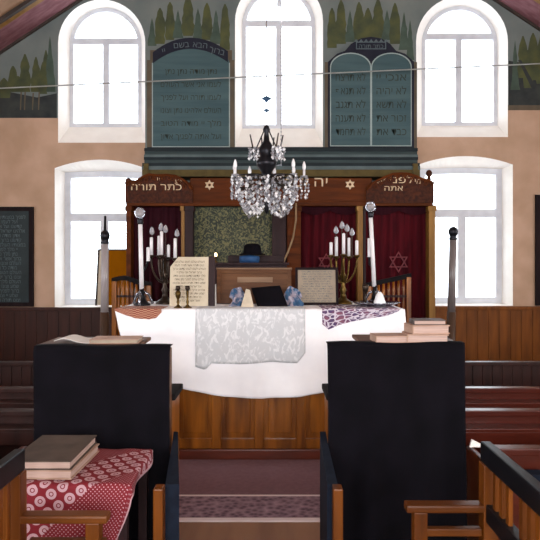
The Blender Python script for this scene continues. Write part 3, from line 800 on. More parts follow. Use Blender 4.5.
def over_edge(name, quad, m, label, depth, yoff, wob=.004):   # a cloth lying on the table and hanging over its front edge; quad = bottom edge pixel polyline
    x0, x1 = X(quad[0][0], TY), X(quad[-1][0], TY)
    def bot(u):
        px = quad[0][0] + (quad[-1][0] - quad[0][0]) * u
        for (a, ya), (b, yb) in zip(quad, quad[1:]):
            if px <= b + 1e-6:
                return Z(ya + (yb - ya) * (px - a) / (b - a), TY)
        return Z(quad[-1][1], TY)
    def fn(u, v):
        x = x0 + (x1 - x0) * u
        if v < .4:
            return (x, TY + depth - (depth + .012 + yoff) * v / .4, TZ + .012)
        t_ = (v - .4) / .6
        # follow the tablecloth below
        uu = (x - TX0) / (TX1 - TX0); zz = TZ + .012 - (TZ + .012 - bot(u)) * t_
        tt = max(0, (TZ - zz) / max(.05, TZ - hem(uu)))
        p = cloth_fn(uu, .25 + .75 * min(1, tt))
        return (x, p[1] - .008 - yoff + wob * math.sin(u * 20) * t_, zz)
    o = sheet(name, fn, 40, 30, m, None, .003, lambda u, v: (u * (x1 - x0), v * .45))
    return tag(o, label, 'cloth')
over_edge('lace_cloth', [(196, 366), (206, 369), (212, 362), (240, 363), (270, 361), (297, 362), (305, 352)], 'lace', 'pale grey lace cloth laid over the front of the white tablecloth', .3, .003)
over_edge('checked_cloth', [(115, 310.5), (124, 314), (136, 318), (150, 319), (157, 317.5), (162, 312)], 'check_red', 'small red checked cloth at table corner under tall ball topped candle', .3, .003)
over_edge('patterned_cloth', [(322, 324), (328, 329), (340, 324), (362, 319), (385, 316), (398, 311), (400, 308)], 'purple_print', 'purple and white patterned cloth over table edge beside silver tray', .45, .003)
TT = TZ + .009

# --- things standing on the table
def ball_candle(px, yb, y, lean, tall, label, side, s0, s1):
    x = X(px, y)
    t = thing('ball_candlestick', (x, y, TT), label, 'candlestick')
    tp = Vector((X(tall[0], y), y, Z(tall[1], y)))
    b0 = Vector((x, y, TT))
    ax = (tp - b0)
    bm = BM(); lathe(bm, [(.075, 0), (.078, .012), (.05, .03), (.03, .06), (.022, .1), (.032, .115), (.02, .13), (.018, ax.length * .18), (0, ax.length * .18)], b0, 18); obj('base', bm, 'iron', t, True)
    for k in range(3):
        a = k * 2 * PI / 3 + .5
        bm = BM(); tube(bm, [b0 + Vector((math.cos(a) * r_, math.sin(a) * r_, h)) for r_, h in ((.02, .12), (.06, .10), (.085, .05), (.10, .012))], [.012, .012, .011, .014], 8); obj('foot', bm, 'silver', t, True)
    n_ = ax.normalized()
    bm = BM(); rod(bm, b0 + ax * .17, b0 + ax * .86, .02, .019, 16); obj('candle_tube', bm, 'candle', t, True)
    bm = BM(); lathe(bm, [(.022, 0), (.028, .015), (.024, .03), (.03, .045), (.014, .06), (0, .06)], b0 + ax * .85, 14, ax); obj('collar', bm, 'iron', t, True)
    c = b0 + ax * .85 + n_ * .1
    bm = BM(); lathe(bm, [(.045 * math.sin(a), -.045 * math.cos(a)) for a in [PI * k / 8 for k in range(9)]], c, 10); obj('glass_ball', bm, 'crystal', t)
    bm = BM(); tube(bm, [c + Vector((math.cos(a) * .044, -.012, math.sin(a) * .044)) for a in [2 * PI * k / 20 for k in range(21)]], .008, 6); obj('ball_ring', bm, 'silver', t, True)
    bm = BM(); s = b0 + Vector((side * .05, .03, 0))
    lathe(bm, [(0, s0), (.018, s0), (.016, s0 + .02), (.016, s1 - .005), (0, s1)], s, 12); obj('short_candle', bm, 'candle', t, True)
    bm = BM(); tube(bm, [b0 + ax * (s0 - .1) / ax.length, b0 + ax * (s0 - .09) / ax.length + Vector((side * .03, .025, .02)), s + Vector((0, 0, s0 + .002))], .009, 8); obj('bracket', bm, 'iron', t, True)
ball_candle(142, 305, 5.45, 0, (140, 210), 'tall white candle tube with glass ball on top above the checked cloth', 1, .40, .53)
ball_candle(375, 303, 5.66, 0, (370, 202.5), 'tall leaning white candle tube with glass ball rising from beside silver tray', -1, .44, .62)

def candelabrum(px, y, cands, zbase, label, glabel, m):
    x = X(px, y); b0 = Vector((x, y, TT))
    t = thing('candelabrum', b0, label, 'candelabrum')
    zc = Z(258, y)
    bm = BM(); lathe(bm, [(.085, 0), (.088, .015), (.06, .035), (.03, .06), (.022, .1), (.035, .13), (.02, .16), (.018, .24), (.034, .26), (.02, .29), (.016, zc - TT), (0, zc - TT)], b0, 18); obj('stem', bm, m, t, True)
    for k, (cx, ct, cb) in enumerate(cands):
        cxx = X(cx, y); yy = y + (.05 if k % 2 else -.05); zb = Z(cb, y)
        s = 1 if cxx > x else -1
        bm = BM(); p0 = Vector((x, y, TT + .2)); p3 = Vector((cxx, yy, zb - .03))
        p1 = p0 + Vector(((cxx - x) * .7, (yy - y) * .5, -.01)); p2 = p3 + Vector(((cxx - x) * .1, 0, -.07))
        pts = [p0 * (1 - q) ** 3 + p1 * 3 * q * (1 - q) ** 2 + p2 * 3 * q * q * (1 - q) + p3 * q ** 3 for q in [i / 10 for i in range(11)]]
        tube(bm, pts, .010, 8); a = obj('arm', bm, m, t, True)
        bm = BM(); lathe(bm, [(.008, -.032), (.03, -.012), (.033, -.004), (.018, 0), (0, 0)], (cxx, yy, zb), 14); obj('drip_pan', bm, m, a, True)
        bm = BM(); lathe(bm, [(0, .0005), (.0155, 0), (.0145, Z(ct, y) - zb), (0, Z(ct, y) - zb + .006)], (cxx, yy, zb + .001), 12)
        tag(obj('candle', bm, 'candle', smooth=True), glabel, 'candle', glabel.replace('one of the ', ''))
    return t
ca = candelabrum(165, 5.62, [(152.5, 238, 255), (158, 236, 255), (162.5, 232, 255), (167.5, 245, 257), (176, 239, 258)], 0, 'dark bronze candelabrum with white candles behind the prayer plaque', 'one of the white candles in the candelabrum behind the prayer plaque', 'bronze')
cb = candelabrum(343, 5.62, [(330.5, 243, 255), (337, 237, 256), (343, 234, 254), (349.5, 238, 256), (356, 241, 255)], 0, 'brass candelabrum with white candles behind the framed page', 'one of the white candles in the candelabrum behind the framed page', 'brass')
def glass_flames(t, y, pts):
    for px, py in pts:
        bm = BM(); lathe(bm, [(0, -.03), (.018, -.02), (.024, 0), (.016, .03), (0, .05)], P(px, py, y), 8); obj('glass_drop', bm, 'crystal', t)
        bm = BM(); rod(bm, P(px, py, y) - Vector((0, 0, .03)), P(px, 258, y), .004, n=6); obj('drop_wire', bm, 'bronze', t)
glass_flames(ca, 5.66, [(152, 232), (161, 228), (165.5, 230), (177, 234)])
glass_flames(cb, 5.66, [(336, 231), (342, 226), (347, 229), (352, 233)])

def plaque(name, q0, q1, q2, y, m, frame, label, lines, seed, lean=.12, wfr=.022, corner=True, ltr='ink', wtxt=.86):
    # q: left px, right px, (top,bottom)
    x0, x1 = X(q0, y), X(q1, y); h = Z(q2[0], y) - TT
    cx = (x0 + x1) / 2
    t = thing(name, (cx, y, TT), label, 'plaque')
    RL = Matrix.Translation((cx, y, TT + .003)) @ Matrix.Rotation(-lean, 4, 'X')
    w = (x1 - x0) / 2
    bm = BM()
    lo = [(-w, 0), (w, 0), (w, h)] + ([(-w + .07, h), (-w, h - .09)] if corner else [(-w, h)])
    prism_xz(bm, lo, 0, .015); transform(bm, RL); obj('panel', bm, m, t)
    if frame:
        bm = BM(); frame_boxes(bm, -w - .004, w + .004, -.0, h + .004, wfr, -.012, .022)
        transform(bm, RL); obj('frame', bm, frame, t)
    o = lettering('lettering', filler(lines, 5, seed), 0, h * .88, -.003, h / lines * .78, h / lines * .86, ltr, t, width=2 * w * wtxt, thick=.001)
    o.data.transform(Matrix.Translation(-WL[t.name]) @ RL @ Matrix.Translation(WL[t.name]))
    # support behind
    bm = BM(); obox(bm, (cx, y + .09, TT + h * .3), (1, 0, 0), (0, 1, -.5), (0, .5, 1), .02, .006, h * .31); obj('strut', bm, 'ark_dark', t)
    return t
pl = plaque('prayer_plaque', 169.5, 208, (257, 307), 5.3, 'paper', None, 'cream plaque of black printed lettering with clipped corner standing on table', 12, 21, lean=.1)
bm = BM(); xx = X(208, 5.3); 
obox(bm, (xx + .03, 5.335, TT + .222), (1, 0, 0), (0, 1, -.1), (0, .1, 1), .028, .012, .222); obj('side_board', bm, 'ark_dark', pl)
plaque('framed_page', 296, 338, (268, 304), 5.45, 'paper_dim', 'board_frame', 'dark framed beige page of small text beside wooden bookstand', 13, 31, lean=.15, corner=False, ltr='line_mid', wtxt=.78)
# small brass candlesticks before the plaque
def small_stick(px, top, label, hh):
    t = thing('candlestick', (X(px, 5.14), 5.14, TT), label, 'candlestick')
    c = (X(px, 5.14), 5.14, TT)
    bm = BM(); lathe(bm, [(.036, 0), (.037, .006), (.02, .014), (.008, .03), (.014, .05), (.008, .07), (.02 * hh, .10), (.024 * hh, .13), (.012, .15), (0, .15)], c, 16); obj('stem', bm, 'brass', t, True)
    bm = BM(); lathe(bm, [(.0135, .148), (.022, .165), (.019, .19), (0, .188)], c, 14); obj('socket', bm, 'bronze', t, True)
small_stick(178, 285, 'small brass candlestick nearer the candelabrum in front of cream plaque', 1.1)
small_stick(187.5, 288, 'small slender brass candlestick in middle of cream plaque', .5)

# wooden bookstand
y = 5.62
bs = thing('bookstand', (X(254, y), y, TT), 'wooden table lectern with framed front board in the middle of the table', 'bookstand')
hB = Z(269.5, y) - TT; RL = Matrix.Translation((X(254, y), y, TT + .004)) @ Matrix.Rotation(-.2, 4, 'X'); w = 37.5 * y / F
bm = BM(); box(bm, -w + .02, w - .02, .004, .016, 0, hB); transform(bm, RL); obj('board', bm, 'stand_wood', bs)
bm = BM(); frame_boxes(bm, -w, w, 0, hB, .035, -.012, .022); transform(bm, RL); obj('frame', bm, 'stand_wood', bs)
bm = BM(); box(bm, -w - .008, w + .008, -.02, .03, hB, hB + .016, .005); transform(bm, RL); obj('top_ledge', bm, 'stand_pale', bs)
bm = BM(); box(bm, -w * .45, w * .5, -.006, .006, hB * .62, hB * .78, .003); transform(bm, RL); obj('inlay', bm, 'stand_pale', bs)
for s in (-1, 1):
    bm = BM(); box(bm, X(254, y) + s * w * .8 - .012, X(254, y) + s * w * .8 + .012, y + .05, y + .3, TT, TT + hB * .6, .004); obj('side_support', bm, 'stand_wood', bs)
# black bag leaning
y = 5.30
def quad_slab(bm, pts, th):
    a = [bm.verts.new(p) for p in pts]; b = [bm.verts.new(p + Vector((0, th, 0))) for p in pts]
    bm.faces.new(a); bm.faces.new(b[::-1])
    for i in range(4): bm.faces.new((a[i], a[(i + 1) % 4], b[(i + 1) % 4], b[i]))
bm = BM()
quad_slab(bm, [Vector((X(257.5, y), y - .05, TT + .002)), Vector((X(288, y), y - .05, TT + .002)), P(280, 285.5, y + .08), P(251, 288, y + .08)], .03)
bmesh.ops.subdivide_edges(bm, edges=bm.edges[:], cuts=4, use_grid_fill=True)
for v in bm.verts: v.co.y += .006 * math.sin(v.co.x * 40) * math.sin(v.co.z * 30)
tag(obj('velvet_bag', bm, 'black_cloth', smooth=True), 'black velvet bag leaning on the wooden bookstand', 'bag')
def crumple(name, a, b, top, y, m, label, seed):
    r_ = random.Random(seed); x0, x1 = X(a, y), X(b, y); zt_ = Z(top, y)
    ph = [r_.uniform(0, 6) for _ in range(4)]
    bm = BM()
    nu, nv = 18, 14; g = []
    for j in range(nv + 1):
        v = j / nv; row = []
        for i in range(nu + 1):
            u = i / nu; prof_ = math.sin(PI * min(1, max(0, u * .9 + .05))) ** .5
            z = TT + .004 + (zt_ - TT) * v * prof_ * (.9 + .1 * math.sin(7 * u + ph[3]))
            yy = y - .10 * (1 - v) ** 1.4 + .022 * math.sin(u * 14 + ph[0] + v * 3) + .012 * math.sin(v * 12 + ph[1])
            row.append((x0 + (x1 - x0) * u + .015 * math.sin(v * 6 + ph[2]), yy, z))
        g.append(row)
    fv = [[bm.verts.new(p) for p in rw] for rw in g]
    bk = [[bm.verts.new((p[0], p[1] + .045 * (1 - abs(2 * (i / nu) - 1)) + .008, p[2])) for i, p in enumerate(rw)] for rw in g]
    for j in range(nv):
        for i in range(nu):
            bm.faces.new((fv[j][i], fv[j][i + 1], fv[j + 1][i + 1], fv[j + 1][i])); bm.faces.new((bk[j][i], bk[j + 1][i], bk[j + 1][i + 1], bk[j][i + 1]))
    for j in range(nv):
        for i in (0, nu): bm.faces.new((fv[j][i], fv[j + 1][i], bk[j + 1][i], bk[j][i]))
    for i in range(nu):
        for j in (0, nv): bm.faces.new((fv[j][i], bk[j][i], bk[j][i + 1], fv[j][i + 1]))
    return tag(obj(name, bm, m, smooth=True), label, 'cloth')
crumple('prayer_shawl', 231, 246, 284, 5.36, 'shawl', 'blue and white shawl bunched against bookstand near cream plaque', 1)
crumple('prayer_shawl', 284, 302, 284, 5.40, 'shawl', 'blue and white shawl bunched between black bag and framed page', 2)
bm = BM(); quad_slab(bm, [Vector((X(241, 5.22), 5.18, TT + .002)), Vector((X(254, 5.22), 5.18, TT + .002)), P(250, 290, 5.26), P(246, 289, 5.26)], .014)
tag(obj('folded_paper', bm, 'shawl_pale'), 'pale folded paper propped between blue shawl and black bag', 'paper')
bm = BM(); quad_slab(bm, [Vector((X(210, 5.45), 5.40, TT + .002)), Vector((X(217, 5.45), 5.40, TT + .002)), P(216, 284, 5.48), P(210, 286, 5.48)], .006)
tag(obj('white_card', bm, 'paper_white'), 'narrow white card between cream plaque and wooden bookstand', 'card')
# tray and white shade
y = 5.25
bm = BM(); lathe(bm, [(0, .001), (.10, 0), (.19, .018), (.215, .03), (.208, .034), (.10, .01), (0, .008)], (X(378, y), y + .08, TT + .006), 28)
tag(obj('tray', bm, 'silver', smooth=True), 'round silver tray on the purple patterned cloth', 'tray')
bm = BM(); lathe(bm, [(.02, .0), (.05, .004), (.054, .02), (.042, .05), (.028, .09), (.012, .11), (0, .112)], (X(380, y), y + .02, TT + .02), 20)
tag(obj('porcelain_cup', bm, 'porcelain', smooth=True), 'small white bell shaped cup upside down on silver tray', 'cup')
bm = BM(); lathe(bm, [(.03, 0), (.034, .008), (.01, .02), (.01, .1), (.024, .12), (.03, .16), (.024, .18), (0, .178)], (X(366, y), y + .03, TT + .018), 16)
tag(obj('goblet', bm, 'bronze', smooth=True), 'dark metal goblet standing on silver tray beside white cup', 'goblet')

# spindle back chairs behind the table
def spindle_chair(x0, x1, y, ztop, crest_fn, label):
    t = thing('spindle_chair', ((x0 + x1) / 2, y, 0), label, 'chair')
    bm = BM(); box(bm, x0, x1, y - .5, y + .02, .78, .83, .01); obj('seat', bm, 'oak', t)
    lo = [(x0 + (x1 - x0) * k / 12, crest_fn(k / 12)) for k in range(13)]
    bm = BM(); prism_xz(bm, lo + [(p[0], p[1] - .05) for p in lo[::-1]], y - .025, y + .025); obj('crest_rail', bm, 'dark_matte', t)
    bm = BM(); box(bm, x0, x1, y - .018, y + .018, 1.26, 1.285); obj('mid_rail', bm, 'ark_dark', t)
    n = 9
    for k in range(n):
        u = (k + .5) / n; x = x0 + (x1 - x0) * u; zt_ = crest_fn(u) - .045
        bm = BM(); h = zt_ - .83
        lathe(bm, [(.012, 0), (.017, h * .2), (.01, h * .4), (.02, h * .55), (.012, h * .66), (.021, h * .82), (.012, h)], (x, y, .83), 10); obj('spindle', bm, 'oak', t, True)
    for xx in (x0 + .03, x1 - .03):
        for yy in (y - .46, y - .01):
            bm = BM(); box(bm, xx - .025, xx + .025, yy - .025, yy + .025, 0, .78 if yy < y - .1 else crest_fn(.5 if False else (0.04 if xx < (x0 + x1) / 2 else .96)) - .04, .005); obj('leg', bm, 'oak', t)
yl = 6.62
spindle_chair(X(112, yl), X(152, yl), yl, 1.5, lambda u: Z(278, yl) + .025 * math.sin(PI * min(1, u * 1.6)) - .07 * max(0, u - .35), 'spindle back chair with dark curved crest behind the checked cloth corner')
spindle_chair(X(366, yl), X(411, yl), yl, 1.5, lambda u: Z(283, yl) + .11 * u, 'spindle back chair with dark slanted crest behind silver tray')

# posts with ball finials
def post(pt, pb, y, finial, label, mup, mlo, rad):
    a = P(*pt, y); b = Vector((P(*pb, y).x, y, 0)); zsplit = Z(312, y)
    t = thing('bimah_post', b, label, 'post')
    d_ = a - b; k = (zsplit) / a.z
    bm = BM(); lathe(bm, [(rad * 1.2, 0), (rad * 1.2, .08), (rad * 1.12, .1), (rad * 1.1, d_.length * k)], b, 16, d_); obj('lower_shaft', bm, mlo, t, True)
    bm = BM(); rod(bm, b + d_ * k, a, rad, rad * .9, 16); obj('upper_shaft', bm, mup, t, True)
    bm = BM(); R = rad * 1.15
    lathe(bm, [(rad * .8, 0), (R, .01), (R * .7, .03)] + [(R * 1.05 * math.sin(q) + .001, .03 + R * (1 - math.cos(q)) * 1.2) for q in [PI * i / 8 for i in range(2, 8)]] + ([(rad * .35, .03 + R * 2.5), (rad * .28, finial), (0, finial + .01)] if finial > .15 else [(0, .03 + R * 2.4)]), a, 16, d_)
    obj('finial', bm, 'iron', t, True)
post((105, 244), (104, 400), 6.5, .30, 'wooden post, upper shaft grey as if lit, with dark knob and spike before window beside amber board', 'post_lit', 'post_brown', .043)
post((453, 240), (449, 400), 6.5, .09, 'grey wooden post with small ball top before window by book pile', 'post_mid', 'post_brown', .042)

# framed amber board on the window sill
y = 8.55
ab = thing('amber_board', (X(111, y), y, 1.02), 'amber coloured wooden board in dark edging standing in window behind spiked post', 'board')
bm = BM(); box(bm, X(104, y), X(126, y), y, y + .02, 1.032, Z(250.5, y)); obj('panel', bm, 'amber', ab)
bm = BM(); quad_slab(bm, [P(97, 305, y), P(104, 305, y), P(104, 250.5, y), P(99.5, 250.5, y)], .015); obj('pale_margin', bm, 'shawl_pale', ab)
bm = BM(); quad_slab(bm, [P(95, 305.5, y - .004), P(97, 305.5, y - .004), P(99.6, 249.5, y - .004), P(97.8, 249.5, y - .004)], .025); box(bm, X(97.8, y), X(126, y), y - .005, y + .022, Z(250.5, y), Z(249, y)); obj('edging', bm, 'dark_line', ab)

# ------------------------------------------------------------------ chandelier
CY = 5.6; cx0 = X(266.5, CY)
def CP(px, py, dy=0): p = P(px, py, CY); p.y += dy; return p
ch = thing('chandelier', (cx0, CY, Z(150, CY)), 'crystal chandelier with candle bulbs hanging from ceiling before the ark', 'chandelier')
zc = Z(150, CY)
bm = BM(); lathe(bm, [(.004, Z(214, CY) - zc), (.02, Z(211, CY) - zc), (.03, Z(204, CY) - zc), (.02, Z(196, CY) - zc), (.035, Z(184, CY) - zc), (.05, Z(172, CY) - zc), (.09, Z(166, CY) - zc), (.10, Z(162, CY) - zc), (.06, Z(157, CY) - zc), (.075, Z(152, CY) - zc), (.07, Z(148, CY) - zc), (.03, Z(141, CY) - zc), (.02, Z(133, CY) - zc), (.035, Z(130, CY) - zc), (.02, Z(126, CY) - zc), (0, Z(125, CY) - zc)], (cx0, CY, zc), 20)
obj('body', bm, 'iron', ch, True)
bm = BM(); z1 = ceil_z(cx0) + .02; rod(bm, (cx0, CY, Z(126, CY)), (cx0, CY, z1), .004, n=6); obj('hanging_rod', bm, 'silver', ch)
bm = BM(); lathe(bm, [(.07, -.001), (.06, -.03), (.02, -.06), (0, -.06)], (cx0, CY, ceil_z(cx0)), 18); obj('canopy', bm, 'iron', ch, True)
bm = BM(); lathe(bm, [(0, -.03), (.012, -.022), (.02, -.01), (.05, .008), (.035, .018), (0, .035)], (cx0, CY, Z(99.5, CY)), 8)
lathe(bm, [(0, -.014), (.028, 0), (.02, .016), (0, .02)], (cx0, CY, Z(111, CY)), 8); obj('rod_ornament', bm, 'blue_cloth', ch)
bm = BM()
for k in range(60):
    zz = Z(166, CY) + k * .034
    if zz < ceil_z(X(281, CY)) - .02: gem(bm, (X(281, CY), CY - .06, zz), .008, 1.6)
rod(bm, (X(281, CY), CY - .06, Z(166, CY)), (X(281, CY), CY - .06, ceil_z(X(281, CY)) + .01), .0025, n=5)
rod(bm, (X(281, CY), CY - .06, Z(166, CY)), (cx0 + .05, CY, Z(166, CY)), .004, n=5)
obj('bead_cord', bm, 'crystal', ch)
rr = random.Random(5)
def strand(parent, pts, r0):
    bm = BM()
    for p in pts:
        n0 = len(bm.faces); gem(bm, p, r0 * rr.uniform(.75, 1.25), 1.3)
        if rr.random() < .42:  # random gems turned white as painted glints
            bm.faces.ensure_lookup_table()
            for f in bm.faces[n0:]: f.material_index = 1
    return obj('crystal_strand', bm, ['crystal', 'sparkle_white'], parent)
# four baskets of crystal strands around the stem
RB = .128
bm_ring = BM()
for q in range(4):
    qa = PI / 4 + q * PI / 2
    bx, by = cx0 + RB * 1.38 * math.cos(qa), CY + RB * 1.38 * math.sin(qa)
    for k in range(15):
        a = 2 * PI * k / 15 if k < 10 else 2 * PI * (k - 10) / 5 + .3
        R0 = RB if k < 10 else RB * .5
        pts = []
        for j in range(8):
            v = j / 7; R_ = R0 * (1 + .10 * math.sin(PI * v) - .42 * v ** 3)
            pts.append(Vector((bx + R_ * math.cos(a) + rr.uniform(-.01, .01), by + R_ * math.sin(a), Z(179 + (32 if k < 10 else 35) * v + rr.uniform(-1.8, 1.8), CY))))
        strand(ch, pts, .0165)
    tube(bm_ring, [Vector((bx + RB * math.cos(2 * PI * k / 24), by + RB * math.sin(2 * PI * k / 24), Z(178, CY))) for k in range(25)], .006, 6)
    rod(bm_ring, (cx0, CY, Z(176, CY)), (bx + .6 * RB * math.cos(qa), by + .6 * RB * math.sin(qa), Z(178, CY)), .006, n=6)
obj('basket_ring', bm_ring, 'iron', ch, True)
def light_arm(a, R, ztop, lift, bulb):
    d = Vector((math.cos(a), math.sin(a), 0)); c = Vector((cx0, CY, 0))
    p0 = c + Vector((0, 0, Z(170, CY))); p1 = c + d * R * .5 + Vector((0, 0, Z(192, CY))); p2 = c + d * R * 1.05 + Vector((0, 0, Z(196, CY))); p3 = c + d * R + Vector((0, 0, ztop))
    pts = [p0 * (1 - q) ** 3 + p1 * 3 * q * (1 - q) ** 2 + p2 * 3 * q * q * (1 - q) + p3 * q ** 3 for q in [i / 12 for i in range(13)]]
    bm = BM(); tube(bm, pts, .009, 8); ar = obj('arm', bm, 'bronze', ch, True)
    bm = BM(); lathe(bm, [(.01, -.01), (.032, .0), (.036, .008), (.012, .012), (0, .012)], p3, 14); obj('drip_pan', bm, 'crystal', ar, True)
    bm = BM(); lathe(bm, [(.011, .01), (.011, .06), (0, .06)], p3, 12); obj('candle_sleeve', bm, 'candle', ar, True)
    bm = BM(); lathe(bm, [(.010, .06), (.018, .085), (.016, .11), (.006, .14), (0, .145)], p3, 12); obj('bulb', bm, 'porcelain', ar, True)
    for q in range(5):
        th = q * 2 * PI / 5
        s0 = p3 + Vector((.034 * math.cos(th), .034 * math.sin(th), -.012))
        strand(ar, [s0 + Vector((rr.uniform(-.008, .008), 0, -.03 * i)) for i in range(7)], .0125)
for a, R in ((PI * .97, .30), (PI * 1.13, .31), (PI * 1.82, .29), (-.04, .35), (.62, .32), (PI * .42, .30), (PI * .68, .31)):
    light_arm(a, R, Z(177, CY), 0, True)
# upper tier
for a in (PI * 1.06, PI * 1.75, .05, PI * .6, PI * .35):
    d = Vector((math.cos(a), math.sin(a), 0)); c = Vector((cx0, CY, 0)); R = .125
    p3 = c + d * R + Vector((0, 0, Z(150, CY)))
    bm = BM(); tube(bm, [c + Vector((0, 0, Z(154, CY))), c + d * R * .6 + Vector((0, 0, Z(158, CY))), p3], .008, 8); ar = obj('arm', bm, 'bronze', ch, True)
    bm = BM(); lathe(bm, [(.008, -.008), (.03, 0), (.032, .006), (0, .008)], p3, 12); obj('drip_pan', bm, 'crystal', ar, True)
    bm = BM(); rod(bm, p3, p3 + Vector((d.x * .03, 0, .14)), .008, .006, 8); obj('candle_sleeve', bm, 'bronze', ar, True)
    for q in range(5):
        th = q * 2 * PI / 5
        strand(ar, [p3 + Vector((.036 * math.cos(th) + rr.uniform(-.01, .01), .036 * math.sin(th), .01 - .024 * i)) for i in range(5)], .0155)
for s in (-1, 1):
    bm = BM(); rod(bm, (cx0 + .012 * s, CY, Z(128, CY)), (cx0 + .1 * s, CY - .02, Z(150, CY)), .006, n=8); obj('stay', bm, 'iron', ch)

# ------------------------------------------------------------------ rug and aisle
def rug():
    bm = BM(); box(bm, -.80, .58, 3.80, 4.98, .001, .012, .003)
    o = obj('aisle_rug', bm, 'rug')
    # origin at near edge for the woven bands
    o.data.transform(Matrix.Translation((0, .59, 0))); o.location.y -= .59
    tag(o, 'mauve woven rug with two pale stripes before the reading table', 'rug')
rug()
bm = BM(); box(bm, -.9, .66, 4.985, 5.004, .0, .02); bm.free()

# ------------------------------------------------------------------ draped desks on both sides of the aisle
def draped_desk(x0, x1, ztop, side, label, clabel):
    t = thing('prayer_desk', ((x0 + x1) / 2, 3.25, 0), label, 'prayer desk')
    Y0 = 3.1
    bm = BM(); box(bm, x0 + .012, x1 - .012, Y0 + .02, Y0 + .14, 0, ztop - .02, .006); obj('back_panel', bm, 'stand_wood', t)
    bm = BM(); box(bm, x0 + .02, x1 - .015, Y0 + .14, Y0 + .42, 0, .90, .006); obj('cabinet', bm, 'oak', t)
    bm = BM(); box(bm, x0 + .005, x1 - .005 + (.01 if side > 0 else 0), Y0 + .14, Y0 + .44, .90, .935, .008); obj('cabinet_top', bm, 'dark_matte', t)
    bm = BM(); box(bm, x0 - .03 if side > 0 else x0 + .18, x1 - .18 if side > 0 else x1 + .0, Y0 + .06, Y0 + .42, ztop - .02, ztop, .005); obj('book_ledge', bm, 'stand_wood', t)
    ax = -.4715 if side > 0 else .287
    # arm with navy padding and a wooden front post
    bm = BM(); box(bm, ax - .0205, ax + .0205, 2.52, 2.585, 0, .695, .006); obj('arm_post', bm, 'oak_dark', t)
    bm = BM()
    top = [(2.59, .69), (2.75, .70), (2.95, .71), (3.12, .72), (3.22, .74)]
    lo = [(yy, zz) for yy, zz in top] + [(3.22, .0), (2.59, .0)]
    def edge(yy, outer):                             # the padding flares out from the desk side towards the post
        q = (yy - 2.59) / (3.22 - 2.59)
        if side > 0: return (-.392 + (-.494 + .392) * q) if outer else (-.452 + (-.517 + .452) * q)
        return (.247 + (.268 - .247) * q) if outer else (.292 + (.299 - .292) * q)
    a = [bm.verts.new((edge(p[0], side < 0), p[0], p[1])) for p in lo]; b = [bm.verts.new((edge(p[0], side > 0), p[0], p[1])) for p in lo]
    bm.faces.new(a); bm.faces.new(b[::-1])
    for i in range(len(lo)): bm.faces.new((a[i], a[(i + 1) % len(lo)], b[(i + 1) % len(lo)], b[i]))
    obj('padded_arm', bm, 'navy', t)
    # the black cloth hanging over the front
    def fn(u, v):
        x = x0 - .006 + (x1 - x0 + .012) * u
        if v < .08: return (x, Y0 + .05 - (.062) * v / .08, ztop + .005 + .004 * math.sin(9 * u))
        q = (v - .08) / .92
        f = .012 * q * math.sin(u * 17 + side) + .008 * math.sin(u * 31 + q * 2) * q
        return (x + .006 * math.sin(q * 5 + u * 4) * (1 if .02 < u < .98 else .6), Y0 - .012 - .02 * q + f - .01, ztop + .003 - (ztop - .04) * q)
    tag(sheet('black_drape', fn, 50, 40, 'black_cloth', None, .004), clabel, 'cloth')
draped_desk(-1.209, -.517, 1.211, 1, 'tall wooden prayer desk with brown ledge behind the red printed cloth', 'black cloth draped over desk behind the two thick stacked books')
draped_desk(.300, .997, 1.226, -1, 'tall wooden prayer desk carrying a pile of worn books', 'black cloth draped over desk below the pile of worn books')

# books
def book(x, y, z, w, d, h, rot, cover, pages, label, cat='book', tilt=0, group=None):
    t = thing('book', (x, y, z), label, cat, group)
    t.rotation_euler = (tilt, 0, rot)
    WL[t.name] = Vector((0, 0, 0))
    c = min(.006, h * .14)
    bm = BM(); box(bm, -w / 2, w / 2, -d / 2, d / 2, 0, c, .001); box(bm, -w / 2, w / 2, -d / 2, d / 2, h - c, h, .001); box(bm, -w / 2, -w / 2 + c, -d / 2, d / 2, c * .5, h - c * .5, .001); obj('cover', bm, cover, t)
    bm = BM(); box(bm, -w / 2 + c * .5, w / 2 - .006, -d / 2 + .006, d / 2 - .006, c * .8, h - c * .8, .002); obj('pages', bm, pages, t)
    return t
zr = 1.228
book(.635, 3.2, zr, .175, .15, .036, .05, 'cover_tan', 'pages', 'flat tan book lying alone beside the pile on the black draped desk')
book(.825, 3.2, zr, .215, .16, .045, -.05, 'cover_tan', 'pages', 'tan book at bottom of the worn pile on the desk')
book(.835, 3.2, zr + .046, .20, .15, .046, .08, 'cover_tan', 'pages', 'worn pinkish book in middle of the pile on the desk')
book(.84, 3.2, zr + .093, .17, .13, .024, -.03, 'cover_dark', 'pages', 'thin dark brown book on top of the worn pile')
bm = BM(); g0 = Vector((-.98, 3.32, 1.2125))
nb = 12; va = []
for i in range(nb + 1):
    u = i / nb; xq = -1.16 + .21 * u
    zq = 1.2125 + .024 * math.exp(-((u - .25) / .3) ** 2) * (1 if u < .9 else .5)
    va.append([bm.verts.new((xq, yy, zq + dz)) for yy in (3.22, 3.4) for dz in (0, .0025)])
for A, B in zip(va, va[1:]):
    for q in ((0, 2, 3, 1),): pass
    bm.faces.new((A[0], B[0], B[2], A[2])); bm.faces.new((A[1], A[3], B[3], B[1])); bm.faces.new((A[0], A[1], B[1], B[0])); bm.faces.new((A[2], B[2], B[3], A[3]))
bm.faces.new((va[0][0], va[0][2], va[0][3], va[0][1])); bm.faces.new((va[-1][0], va[-1][1], va[-1][3], va[-1][2]))
tag(obj('loose_paper', bm, 'paper_white'), 'curled white sheet of paper on the brown ledge behind black drape', 'paper')
book(-.84, 3.3, 1.2125, .26, .17, .022, .04, 'cover_tan', 'paper_dim', 'thin brown book lying on the desk ledge beside curled paper')

